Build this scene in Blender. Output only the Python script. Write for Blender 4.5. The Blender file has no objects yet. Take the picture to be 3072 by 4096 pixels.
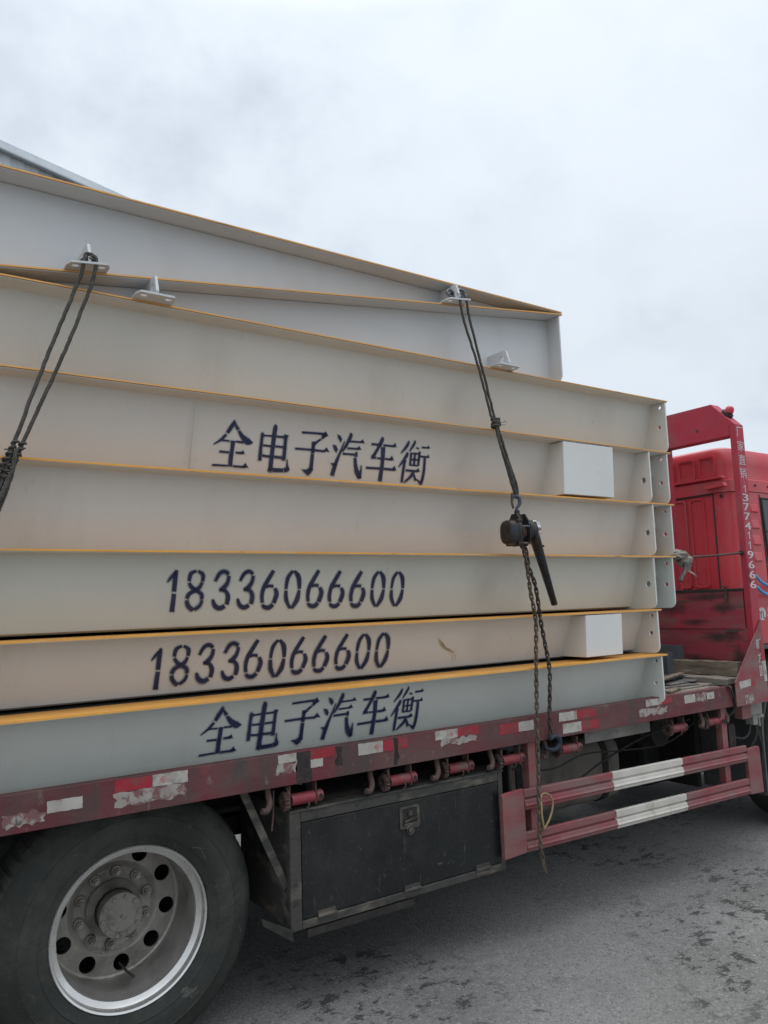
import bpy, bmesh, math, random
from mathutils import Vector, Matrix, noise
from mathutils.geometry import tessellate_polygon
random.seed(7)
R = math.radians
SC = bpy.context.scene
COL = SC.collection

# ------------------------------------------------------------------ camera
cam = bpy.data.cameras.new('camera'); camo = bpy.data.objects.new('camera', cam); COL.objects.link(camo)
YAW, PITCH, ROLL = R(34.168), R(6.806), R(-1.906)
f = Vector((math.sin(YAW)*math.cos(PITCH), math.cos(YAW)*math.cos(PITCH), math.sin(PITCH)))
r0 = Vector((math.cos(YAW), -math.sin(YAW), 0)); u0 = r0.cross(f)
rr = r0*math.cos(ROLL) + u0*math.sin(ROLL); uu = u0*math.cos(ROLL) - r0*math.sin(ROLL)
M = Matrix((rr, uu, -f)).transposed().to_4x4(); M.translation = Vector((0, -3.0, 1.71))
camo.matrix_world = M
cam.sensor_fit = 'VERTICAL'; cam.sensor_height = 36; cam.sensor_width = 27; cam.lens = 26.98
cam.clip_start = 0.05; cam.clip_end = 3000
SC.camera = camo

# ------------------------------------------------------------------ sky and sun (overcast)
SUN_EL, SUN_AZ = R(68), R(45)
w = bpy.data.worlds.new("World"); SC.world = w; w.use_nodes = True
nt = w.node_tree; nt.nodes.clear()
def wn(t, **k):
    n = nt.nodes.new(t)
    for a, b in k.items(): setattr(n, a, b)
    return n
out = wn('ShaderNodeOutputWorld'); mixs = wn('ShaderNodeMixShader')
sky = wn('ShaderNodeTexSky', sky_type='NISHITA', sun_disc=False, sun_elevation=SUN_EL, sun_rotation=SUN_AZ)
b1 = wn('ShaderNodeBackground'); b1.inputs[1].default_value = 0.10
nt.links.new(sky.outputs[0], b1.inputs[0])
b2 = wn('ShaderNodeBackground'); b2.inputs[1].default_value = 1.0
tc = wn('ShaderNodeTexCoord')
sep = wn('ShaderNodeSeparateXYZ'); nt.links.new(tc.outputs['Generated'], sep.inputs[0])
grad = wn('ShaderNodeValToRGB')      # an overcast sky: dimmer at the horizon, brighter overhead
e = grad.color_ramp.elements
e[0].position = 0.0; e[0].color = (0.66, 0.73, 0.80, 1)
e[1].position = 1.0; e[1].color = (3.0, 3.07, 3.15, 1)
k = e.new(0.30); k.color = (0.705, 0.765, 0.825, 1)
k = e.new(0.64); k.color = (0.82, 0.89, 0.96, 1)
k = e.new(0.77); k.color = (1.75, 1.82, 1.90, 1)
nt.links.new(sep.outputs[2], grad.inputs[0])
mp = wn('ShaderNodeMapping'); mp.inputs['Scale'].default_value = (1.0, 1.0, 1.25); mp.inputs['Location'].default_value = (0.35, 0.2, 0.1)
nt.links.new(tc.outputs['Generated'], mp.inputs[0])
n1 = wn('ShaderNodeTexNoise'); n1.inputs['Scale'].default_value = 3.4; n1.inputs['Detail'].default_value = 9; n1.inputs['Roughness'].default_value = 0.55; n1.inputs['Distortion'].default_value = 0.0
nt.links.new(mp.outputs[0], n1.inputs['Vector'])
cr = wn('ShaderNodeValToRGB')
e = cr.color_ramp.elements; e[0].position = 0.34; e[0].color = (0.75, 0.765, 0.80, 1); e[1].position = 0.60; e[1].color = (1, 1, 1, 1)
k = e.new(0.49); k.color = (0.935, 0.945, 0.96, 1)
nt.links.new(n1.outputs[0], cr.inputs[0])
mul = wn('ShaderNodeMix', data_type='RGBA', blend_type='MULTIPLY'); mul.inputs[0].default_value = 1.0
nt.links.new(grad.outputs[0], mul.inputs[6]); nt.links.new(cr.outputs[0], mul.inputs[7])
nt.links.new(mul.outputs[2], b2.inputs[0])
mixs.inputs[0].default_value = 0.93
nt.links.new(b1.outputs[0], mixs.inputs[1]); nt.links.new(b2.outputs[0], mixs.inputs[2])
nt.links.new(mixs.outputs[0], out.inputs[0])

sun = bpy.data.lights.new('sun', 'SUN'); sun.energy = 0.8; sun.angle = R(25); sun.color = (1.0, 0.965, 0.91)
suno = bpy.data.objects.new('sun', sun); COL.objects.link(suno)
sd = Vector((math.sin(SUN_AZ)*math.cos(SUN_EL), math.cos(SUN_AZ)*math.cos(SUN_EL), math.sin(SUN_EL)))
suno.rotation_euler = sd.to_track_quat('Z', 'Y').to_euler()
suno.location = sd*40

SC.view_settings.view_transform = 'Standard'; SC.view_settings.look = 'None'
SC.view_settings.exposure = 0.19; SC.view_settings.gamma = 1.0; SC.view_settings.use_curve_mapping = False

# ------------------------------------------------------------------ materials
MATS = {}
def lerp(a, b, t): return tuple(a[i]+(b[i]-a[i])*t for i in range(3))
def material(name, col, rough=0.55, metal=0.0, var=None, vscale=3.0, layers=(), bump=0.0, bscale=80.0, spec=0.4, wave=0.0, rvar=0.12):
    """Procedural surface. var: second colour mixed by soft noise. layers: list of
    (colour, noise scale, xyz stretch, threshold, softness, amount, detail)."""
    if name in MATS: return MATS[name]
    m = bpy.data.materials.new(name); m.use_nodes = True
    t = m.node_tree; b = t.nodes['Principled BSDF']
    def nn(ty, **k):
        n = t.nodes.new(ty)
        for a, v in k.items(): setattr(n, a, v)
        return n
    tc = nn('ShaderNodeTexCoord'); oi = nn('ShaderNodeObjectInfo')
    sc = nn('ShaderNodeMath', operation='MULTIPLY'); sc.inputs[1].default_value = 23.7
    t.links.new(oi.outputs['Random'], sc.inputs[0])
    ad = nn('ShaderNodeVectorMath', operation='ADD')
    t.links.new(tc.outputs['Object'], ad.inputs[0]); t.links.new(sc.outputs[0], ad.inputs[1])
    vec = ad.outputs[0]
    def noise_(scale, stretch=(1, 1, 1), detail=5, rough_=0.55, dist=0.0):
        mp = nn('ShaderNodeMapping'); mp.inputs['Scale'].default_value = stretch
        t.links.new(vec, mp.inputs[0])
        n = nn('ShaderNodeTexNoise'); n.inputs['Scale'].default_value = scale; n.inputs['Detail'].default_value = detail
        n.inputs['Roughness'].default_value = rough_; n.inputs['Distortion'].default_value = dist
        t.links.new(mp.outputs[0], n.inputs['Vector'])
        return n.outputs[0]
    cur = None
    def mixin(colour, fac):
        nonlocal cur
        mx = nn('ShaderNodeMix', data_type='RGBA')
        if cur is None: mx.inputs[6].default_value = (*col, 1)
        else: t.links.new(cur, mx.inputs[6])
        mx.inputs[7].default_value = (*colour, 1)
        t.links.new(fac, mx.inputs[0]); cur = mx.outputs[2]
    if var is not None:
        mr = nn('ShaderNodeMapRange'); mr.inputs[1].default_value = 0.32; mr.inputs[2].default_value = 0.68
        t.links.new(noise_(vscale), mr.inputs[0]); mixin(var, mr.outputs[0])
    for (c, s, st, th, so, am, de) in layers:
        mr = nn('ShaderNodeMapRange'); mr.inputs[1].default_value = th-so; mr.inputs[2].default_value = th+so
        mr.inputs[3].default_value = 0; mr.inputs[4].default_value = am
        t.links.new(noise_(s, st, de, 0.62, 0.4), mr.inputs[0]); mixin(c, mr.outputs[0])
    if cur is None: b.inputs['Base Color'].default_value = (*col, 1)
    else: t.links.new(cur, b.inputs['Base Color'])
    b.inputs['Metallic'].default_value = metal
    b.inputs['Specular IOR Level'].default_value = spec
    mr = nn('ShaderNodeMapRange'); mr.inputs[1].default_value = 0.3; mr.inputs[2].default_value = 0.7
    mr.inputs[3].default_value = max(0.05, rough-rvar); mr.inputs[4].default_value = min(1, rough+rvar)
    t.links.new(noise_(vscale*4.3), mr.inputs[0]); t.links.new(mr.outputs[0], b.inputs['Roughness'])
    if bump or wave:
        bp = nn('ShaderNodeBump'); bp.inputs['Strength'].default_value = 1.0
        src = None
        if bump:
            bp.inputs['Distance'].default_value = bump; t.links.new(noise_(bscale, detail=3), bp.inputs['Height'])
            src = bp.outputs[0]
        if wave:
            b2_ = nn('ShaderNodeBump'); b2_.inputs['Distance'].default_value = wave
            t.links.new(noise_(1.7, (1, 1, 2.0), 1), b2_.inputs['Height'])
            if src: t.links.new(src, b2_.inputs['Normal'])
            src = b2_.outputs[0]
        t.links.new(src, b.inputs['Normal'])
    MATS[name] = m
    return m

ONE = (1, 1, 1)
DUST = (0.30, 0.26, 0.215); GRIME = (0.055, 0.05, 0.045); RUST = (0.20, 0.085, 0.035)
m_white = material('grey_white_paint', (0.645, 0.65, 0.615), 0.42, var=(0.59, 0.595, 0.56), vscale=1.1, wave=0.012, bump=0.0006, bscale=160,
    layers=[((0.42, 0.385, 0.34), 1.4, (1.6, 1.6, 0.5), 0.66, 0.12, 0.38, 5), ((0.36, 0.33, 0.29), 26, (1, 1, 0.25), 0.70, 0.05, 0.25, 4)])
def white(name, a, b): return material(name, a, 0.42, var=b, vscale=1.1, wave=0.012, bump=0.0006, bscale=160,
    layers=[((0.42, 0.385, 0.34), 1.4, (1.6, 1.6, 0.5), 0.66, 0.12, 0.38, 5), ((0.36, 0.33, 0.29), 26, (1, 1, 0.25), 0.70, 0.05, 0.25, 4)])
m_white_warm = white('warm_lit_grey_paint', (0.655, 0.65, 0.625), (0.60, 0.595, 0.57))  # module tints stand in for light reflected onto each web
m_white_green = white('green_lit_grey_paint', (0.60, 0.63, 0.595), (0.55, 0.575, 0.545))
m_white_cool = white('cool_lit_grey_paint', (0.61, 0.625, 0.585), (0.565, 0.58, 0.54))
m_ramp = material('cool_grey_paint', (0.575, 0.59, 0.60), 0.42, var=(0.52, 0.535, 0.545), vscale=1.2, wave=0.012, bump=0.0006, bscale=160,
    layers=[((0.42, 0.40, 0.38), 1.8, (1.4, 1.4, 0.5), 0.67, 0.1, 0.3, 5)])
m_box = material('clean_white_paint', (0.66, 0.66, 0.635), 0.38, var=(0.62, 0.62, 0.595), vscale=2.0, wave=0.004, bump=0.0004, bscale=200)
m_deck = material('orange_yellow_deck_paint', (0.78, 0.385, 0.075), 0.5, var=(0.69, 0.32, 0.06), vscale=3.5, bump=0.0015, bscale=60,
    layers=[((0.13, 0.10, 0.07), 12, (0.45, 5, 5), 0.655, 0.03, 0.8, 7), ((0.62, 0.47, 0.3), 5, (1, 3, 3), 0.62, 0.05, 0.35, 5)])
m_deckdull = material('faded_orange_edge', (0.76, 0.40, 0.115), 0.55, var=(0.66, 0.34, 0.10), vscale=4, bump=0.001, bscale=60,
    layers=[((0.16, 0.13, 0.11), 9, (0.5, 4, 4), 0.665, 0.03, 0.85, 7), ((0.52, 0.42, 0.34), 5, (1, 3, 3), 0.60, 0.06, 0.5, 6)])
m_deckdark = material('bare_deck_plate', (0.05, 0.048, 0.045), 0.7, var=(0.03, 0.03, 0.03), bump=0.003, bscale=40)
m_ink = material('navy_stencil_paint', (0.014, 0.020, 0.068), 0.55, var=(0.024, 0.032, 0.088), vscale=14,
    layers=[((0.10, 0.11, 0.14), 60, ONE, 0.72, 0.05, 0.5, 3)])
m_rail = material('weathered_red_rail', (0.155, 0.026, 0.036), 0.62, var=(0.090, 0.026, 0.030), vscale=2.6, bump=0.002, bscale=50,
    layers=[((0.115, 0.070, 0.062), 2.6, (1, 1, 2.0), 0.52, 0.12, 0.8, 8), ((0.30, 0.028, 0.055), 3.3, ONE, 0.66, 0.04, 0.6, 6), (GRIME, 4.5, (1.6, 1, 0.5), 0.585, 0.08, 0.85, 8), ((0.24, 0.17, 0.15), 20, (1, 1, 0.6), 0.655, 0.05, 0.5, 7)])
m_guard = material('dusty_red_guard', (0.27, 0.058, 0.068), 0.62, var=(0.20, 0.058, 0.064), vscale=3.5, bump=0.0015, bscale=60,
    layers=[((0.20, 0.135, 0.122), 3.2, (0.8, 1, 2.2), 0.52, 0.12, 0.8, 8), ((0.40, 0.04, 0.075), 4.0, ONE, 0.68, 0.03, 0.7, 6), (GRIME, 9, ONE, 0.68, 0.06, 0.7, 6)])
m_band = material('worn_white_band', (0.60, 0.57, 0.51), 0.6, var=(0.48, 0.45, 0.40), vscale=6, bump=0.001, bscale=70,
    layers=[((0.25, 0.17, 0.10), 5, (1.6, 1, 0.7), 0.64, 0.05, 0.6, 6), (GRIME, 16, ONE, 0.69, 0.04, 0.5, 6)])
m_winch = material('red_winch_paint', (0.26, 0.035, 0.05), 0.55, var=(0.19, 0.036, 0.045), vscale=9,
    layers=[((0.16, 0.095, 0.08), 9, ONE, 0.58, 0.08, 0.75, 6)], bump=0.001, bscale=90)
m_rust = material('rusty_steel', (0.060, 0.038, 0.033), 0.8, var=(0.10, 0.062, 0.050), vscale=14, bump=0.003, bscale=90,
    layers=[((0.05, 0.04, 0.035), 10, ONE, 0.58, 0.08, 0.7, 6), ((0.25, 0.17, 0.12), 26, ONE, 0.63, 0.05, 0.5, 5)])
m_cab = material('red_cab_paint', (0.58, 0.048, 0.066), 0.36, var=(0.51, 0.045, 0.062), vscale=1.3, wave=0.004, spec=0.5,
    layers=[((0.33, 0.13, 0.12), 2.2, (1, 1, 0.4), 0.575, 0.12, 0.6, 8), ((0.30, 0.16, 0.14), 16, (1, 1, 0.3), 0.67, 0.07, 0.4, 5)])
m_board = material('dusty_red_headboard', (0.30, 0.038, 0.058), 0.58, var=(0.25, 0.04, 0.055), vscale=1.8, bump=0.0012, bscale=60,
    layers=[((0.19, 0.10, 0.09), 2.6, (1, 0.6, 4), 0.53, 0.1, 0.85, 8), ((0.42, 0.03, 0.055), 3.0, ONE, 0.62, 0.06, 0.7, 7), (GRIME, 7, (1, 0.4, 3), 0.62, 0.06, 0.75, 8)])
m_post = material('red_headboard_frame', (0.40, 0.030, 0.052), 0.5, var=(0.34, 0.03, 0.05), vscale=1.5, bump=0.0008, bscale=90,
    layers=[((0.27, 0.12, 0.12), 2.4, ONE, 0.60, 0.1, 0.5, 7), (GRIME, 14, ONE, 0.72, 0.03, 0.7, 6)])
m_black = material('sooty_black_steel', (0.014, 0.014, 0.014), 0.7, var=(0.028, 0.026, 0.023), vscale=3, bump=0.003, bscale=60)
m_chassis = material('dirty_chassis', (0.018, 0.017, 0.016), 0.8, var=(0.032, 0.028, 0.024), vscale=5, bump=0.004, bscale=50,
    layers=[((0.11, 0.09, 0.07), 7, ONE, 0.62, 0.08, 0.6, 6)])
m_toolframe = material('dusty_toolbox_frame', (0.038, 0.037, 0.034), 0.75, var=(0.062, 0.058, 0.05), vscale=6, bump=0.002, bscale=70,
    layers=[((0.15, 0.13, 0.105), 7, (0.7, 1, 2), 0.58, 0.07, 0.75, 8), ((0.012, 0.012, 0.012), 11, ONE, 0.62, 0.05, 0.7, 6)])
m_tooldoor = material('black_toolbox_door', (0.007, 0.0085, 0.009), 0.32, var=(0.011, 0.013, 0.0135), vscale=2.5, bump=0.0012, bscale=70,
    layers=[((0.042, 0.040, 0.036), 3.2, (1.3, 1, 0.8), 0.60, 0.10, 0.45, 8), ((0.12, 0.115, 0.105), 22, (2.2, 1, 0.22), 0.67, 0.05, 0.5, 6), ((0.10, 0.095, 0.085), 40, ONE, 0.66, 0.05, 0.4, 4), ((0.20, 0.165, 0.12), 12, ONE, 0.73, 0.03, 0.6, 5)])
m_latch = material('worn_chrome', (0.17, 0.16, 0.145), 0.4, 0.8, var=(0.08, 0.07, 0.06), vscale=25, bump=0.002, bscale=120)
m_tyre = material('dusty_tyre_rubber', (0.029, 0.0315, 0.0275), 0.8, var=(0.042, 0.044, 0.040), vscale=3, bump=0.004, bscale=45, spec=0.25,
    layers=[((0.085, 0.082, 0.073), 3.4, ONE, 0.57, 0.1, 0.6, 8), ((0.10, 0.096, 0.086), 30, ONE, 0.66, 0.06, 0.35, 5), ((0.12, 0.115, 0.105), 9, (1, 1, 1), 0.69, 0.012, 0.6, 9), ((0.02, 0.02, 0.02), 6, ONE, 0.66, 0.05, 0.7, 6)])
m_barrel = material('dull_rim_barrel', (0.40, 0.385, 0.36), 0.5, 0.6, var=(0.28, 0.265, 0.245), vscale=5, bump=0.0008, bscale=70,
    layers=[((0.13, 0.115, 0.10), 5, ONE, 0.60, 0.08, 0.6, 7)])
m_scuff = material('chalky_scuff', (0.12, 0.115, 0.105), 0.9, var=(0.06, 0.058, 0.054), vscale=40)
m_rim = material('dull_steel_rim', (0.78, 0.77, 0.75), 0.30, 0.8, var=(0.62, 0.60, 0.575), vscale=6, bump=0.0003, bscale=60, rvar=0.06,
    layers=[((0.20, 0.15, 0.11), 7, ONE, 0.67, 0.04, 0.7, 8)])
m_disc = material('grimy_wheel_disc', (0.40, 0.375, 0.34), 0.45, 0.5, var=(0.25, 0.23, 0.205), vscale=6, bump=0.002, bscale=70,
    layers=[((0.06, 0.054, 0.05), 5, ONE, 0.60, 0.09, 0.7, 7), ((0.24, 0.20, 0.165), 12, ONE, 0.66, 0.05, 0.5, 6)])
m_hub = material('dusty_hub_cap', (0.24, 0.225, 0.20), 0.7, 0.15, var=(0.18, 0.168, 0.15), vscale=12, bump=0.002, bscale=80,
    layers=[((0.06, 0.055, 0.05), 18, ONE, 0.66, 0.05, 0.7, 5)])
m_refred = material('red_reflective_tape', (0.34, 0.020, 0.036), 0.38, var=(0.25, 0.022, 0.034), vscale=14,
    layers=[((0.15, 0.07, 0.065), 13, ONE, 0.56, 0.08, 0.75, 7), (GRIME, 20, ONE, 0.68, 0.04, 0.7, 6)])
m_refwhite = material('white_reflective_tape', (0.46, 0.435, 0.40), 0.45, var=(0.35, 0.325, 0.29), vscale=14,
    layers=[((0.20, 0.15, 0.13), 15, ONE, 0.575, 0.07, 0.75, 7), (GRIME, 22, ONE, 0.67, 0.035, 0.7, 6)])
m_residue = material('torn_sticker_residue', (0.36, 0.33, 0.30), 0.75, var=(0.27, 0.23, 0.21), vscale=20,
    layers=[((0.17, 0.07, 0.07), 17, ONE, 0.54, 0.03, 0.9, 7), (GRIME, 28, ONE, 0.62, 0.04, 0.8, 6)])
m_smear = material('black_tar_smear', (0.018, 0.016, 0.016), 0.8, var=(0.05, 0.035, 0.035), vscale=18, bump=0.003, bscale=60)
m_rope = material('greasy_wire_rope', (0.045, 0.042, 0.038), 0.7, 0.15, var=(0.085, 0.078, 0.068), vscale=40, bump=0.004, bscale=160)
m_chain = material('rusty_chain', (0.055, 0.045, 0.037), 0.6, 0.35, var=(0.10, 0.077, 0.057), vscale=30, bump=0.002, bscale=150,
    layers=[((0.035, 0.03, 0.026), 14, ONE, 0.58, 0.08, 0.7, 5)])
m_chain_light = material('brown_rusty_chain', (0.15, 0.115, 0.08), 0.65, 0.25, var=(0.085, 0.065, 0.05), vscale=18, bump=0.002, bscale=150)
m_hoist = material('worn_hoist_paint', (0.020, 0.019, 0.020), 0.34, 0.35, var=(0.042, 0.034, 0.029), vscale=12, bump=0.002, bscale=90,
    layers=[((0.025, 0.05, 0.115), 9, ONE, 0.60, 0.06, 0.55, 6), ((0.11, 0.07, 0.045), 12, ONE, 0.63, 0.06, 0.6, 6)])
m_blue = material('blue_hook_paint', (0.040, 0.065, 0.14), 0.5, 0.1, var=(0.06, 0.065, 0.085), vscale=20, bump=0.002, bscale=90,
    layers=[((0.12, 0.075, 0.05), 22, ONE, 0.60, 0.05, 0.8, 6)])
m_darkblue = material('shaded_blue_hook', (0.022, 0.028, 0.050), 0.6, 0.1, var=(0.035, 0.035, 0.04), vscale=20, bump=0.002, bscale=90)  # blue hook paint, darkened for the shadow the lower hook hangs in
m_chrome = material('shiny_handwheel', (0.62, 0.62, 0.60), 0.25, 0.95, var=(0.45, 0.44, 0.42), vscale=30)
m_wood = material('weathered_timber', (0.25, 0.20, 0.15), 0.85, var=(0.17, 0.135, 0.10), vscale=4, bump=0.005, bscale=35,
    layers=[((0.075, 0.06, 0.05), 5, (6, 0.6, 6), 0.55, 0.1, 0.8, 7), ((0.36, 0.31, 0.25), 9, (8, 0.7, 8), 0.64, 0.05, 0.6, 6)])
m_ply = material('dusty_deck_boards', (0.27, 0.235, 0.20), 0.85, var=(0.19, 0.165, 0.14), vscale=4, bump=0.003, bscale=40,
    layers=[((0.09, 0.075, 0.06), 6, (4, 0.8, 4), 0.58, 0.08, 0.7, 7)])
m_sheet = material('painted_steel_offcut', (0.13, 0.14, 0.15), 0.6, 0.2, var=(0.20, 0.18, 0.15), vscale=8, bump=0.001, bscale=60,
    layers=[((0.40, 0.25, 0.05), 3, ONE, 0.66, 0.03, 0.8, 5), ((0.05, 0.04, 0.035), 9, ONE, 0.58, 0.08, 0.7, 6)])
m_steelbox = material('blue_grey_steel', (0.085, 0.10, 0.115), 0.55, 0.2, var=(0.12, 0.13, 0.135), vscale=6, bump=0.001, bscale=70,
    layers=[((0.20, 0.18, 0.15), 8, ONE, 0.64, 0.06, 0.5, 6)])
m_rag = material('faded_rag', (0.31, 0.275, 0.235), 0.95, var=(0.20, 0.175, 0.15), vscale=18, bump=0.004, bscale=140, spec=0.1)
m_tank = material('dusty_fuel_tank', (0.21, 0.19, 0.165), 0.75, var=(0.15, 0.135, 0.115), vscale=4, bump=0.001, bscale=60,
    layers=[((0.07, 0.06, 0.05), 5, (1.5, 1, 0.6), 0.60, 0.1, 0.7, 7)])
m_tankblue = material('faded_blue_panel', (0.035, 0.05, 0.075), 0.65, var=(0.06, 0.065, 0.075), vscale=5)
m_rubber = material('black_rubber', (0.022, 0.022, 0.023), 0.7, var=(0.04, 0.038, 0.036), vscale=10)
m_mud = material('grey_plastic_mudguard', (0.055, 0.058, 0.060), 0.65, var=(0.08, 0.08, 0.078), vscale=4,
    layers=[((0.17, 0.155, 0.135), 5, ONE, 0.62, 0.09, 0.6, 6)])
m_glass = material('dark_cab_glass', (0.012, 0.018, 0.020), 0.08, spec=0.6, rvar=0.03)
m_hose = material('blue_air_hose', (0.07, 0.36, 0.66), 0.45, var=(0.06, 0.28, 0.55), vscale=10)
m_beacon = material('red_lamp_plastic', (0.50, 0.03, 0.05), 0.3, var=(0.42, 0.03, 0.05), vscale=10)
m_decal = material('white_vinyl_lettering', (0.60, 0.56, 0.56), 0.5, var=(0.46, 0.38, 0.39), vscale=30,
    layers=[((0.36, 0.12, 0.14), 40, ONE, 0.67, 0.04, 0.8, 5)])
m_decalgrey = material('grey_logo_ink', (0.16, 0.12, 0.12), 0.6)
m_logored = material('red_logo_ink', (0.52, 0.05, 0.06), 0.5, var=(0.5, 0.2, 0.2), vscale=60)
m_yellowrope = material('yellow_cord', (0.34, 0.25, 0.12), 0.85, var=(0.24, 0.18, 0.10), vscale=30, bump=0.002, bscale=200)
m_pale = material('pale_gap_white', (0.62, 0.62, 0.61), 0.6, var=(0.5, 0.5, 0.49), vscale=8)
m_paledusty = material('pale_dusty_beam', (0.30, 0.285, 0.265), 0.7, var=(0.2, 0.185, 0.165), vscale=6, layers=[(GRIME, 8, ONE, 0.64, 0.07, 0.6, 6)])
m_shedwall = material('corrugated_wall_sheet', (0.66, 0.70, 0.73), 0.5, var=(0.40, 0.45, 0.49), vscale=0.6)
m_shedtrim = material('galvanised_trim', (0.36, 0.40, 0.43), 0.45, 0.2, var=(0.30, 0.335, 0.36), vscale=0.8)
m_shedroof = material('corrugated_roof_sheet', (0.36, 0.40, 0.44), 0.5, var=(0.3, 0.33, 0.37), vscale=0.5)

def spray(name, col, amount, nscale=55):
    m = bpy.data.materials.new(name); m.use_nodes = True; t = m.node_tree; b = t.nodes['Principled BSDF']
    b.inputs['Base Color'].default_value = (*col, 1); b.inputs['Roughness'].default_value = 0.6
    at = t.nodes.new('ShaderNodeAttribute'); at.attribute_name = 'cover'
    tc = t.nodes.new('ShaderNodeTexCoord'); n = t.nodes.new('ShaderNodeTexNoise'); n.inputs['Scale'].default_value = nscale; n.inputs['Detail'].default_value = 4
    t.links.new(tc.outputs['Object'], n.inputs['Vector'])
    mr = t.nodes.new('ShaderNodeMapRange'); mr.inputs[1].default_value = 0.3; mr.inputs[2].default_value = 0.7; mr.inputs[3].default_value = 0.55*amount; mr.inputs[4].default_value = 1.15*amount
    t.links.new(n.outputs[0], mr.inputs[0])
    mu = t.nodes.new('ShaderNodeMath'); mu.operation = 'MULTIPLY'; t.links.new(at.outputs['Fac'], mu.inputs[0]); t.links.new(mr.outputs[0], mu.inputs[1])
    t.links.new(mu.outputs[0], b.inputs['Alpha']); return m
m_spray = spray('navy_overspray', (0.020, 0.027, 0.08), 0.75)
m_softdark = spray('soft_dark_tone', (0.27, 0.25, 0.23), 0.09, 9)
m_soot = spray('sooty_grime', (0.045, 0.035, 0.032), 0.75, 16)
m_ochre = spray('ochre_scuff', (0.36, 0.26, 0.12), 0.9)

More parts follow.
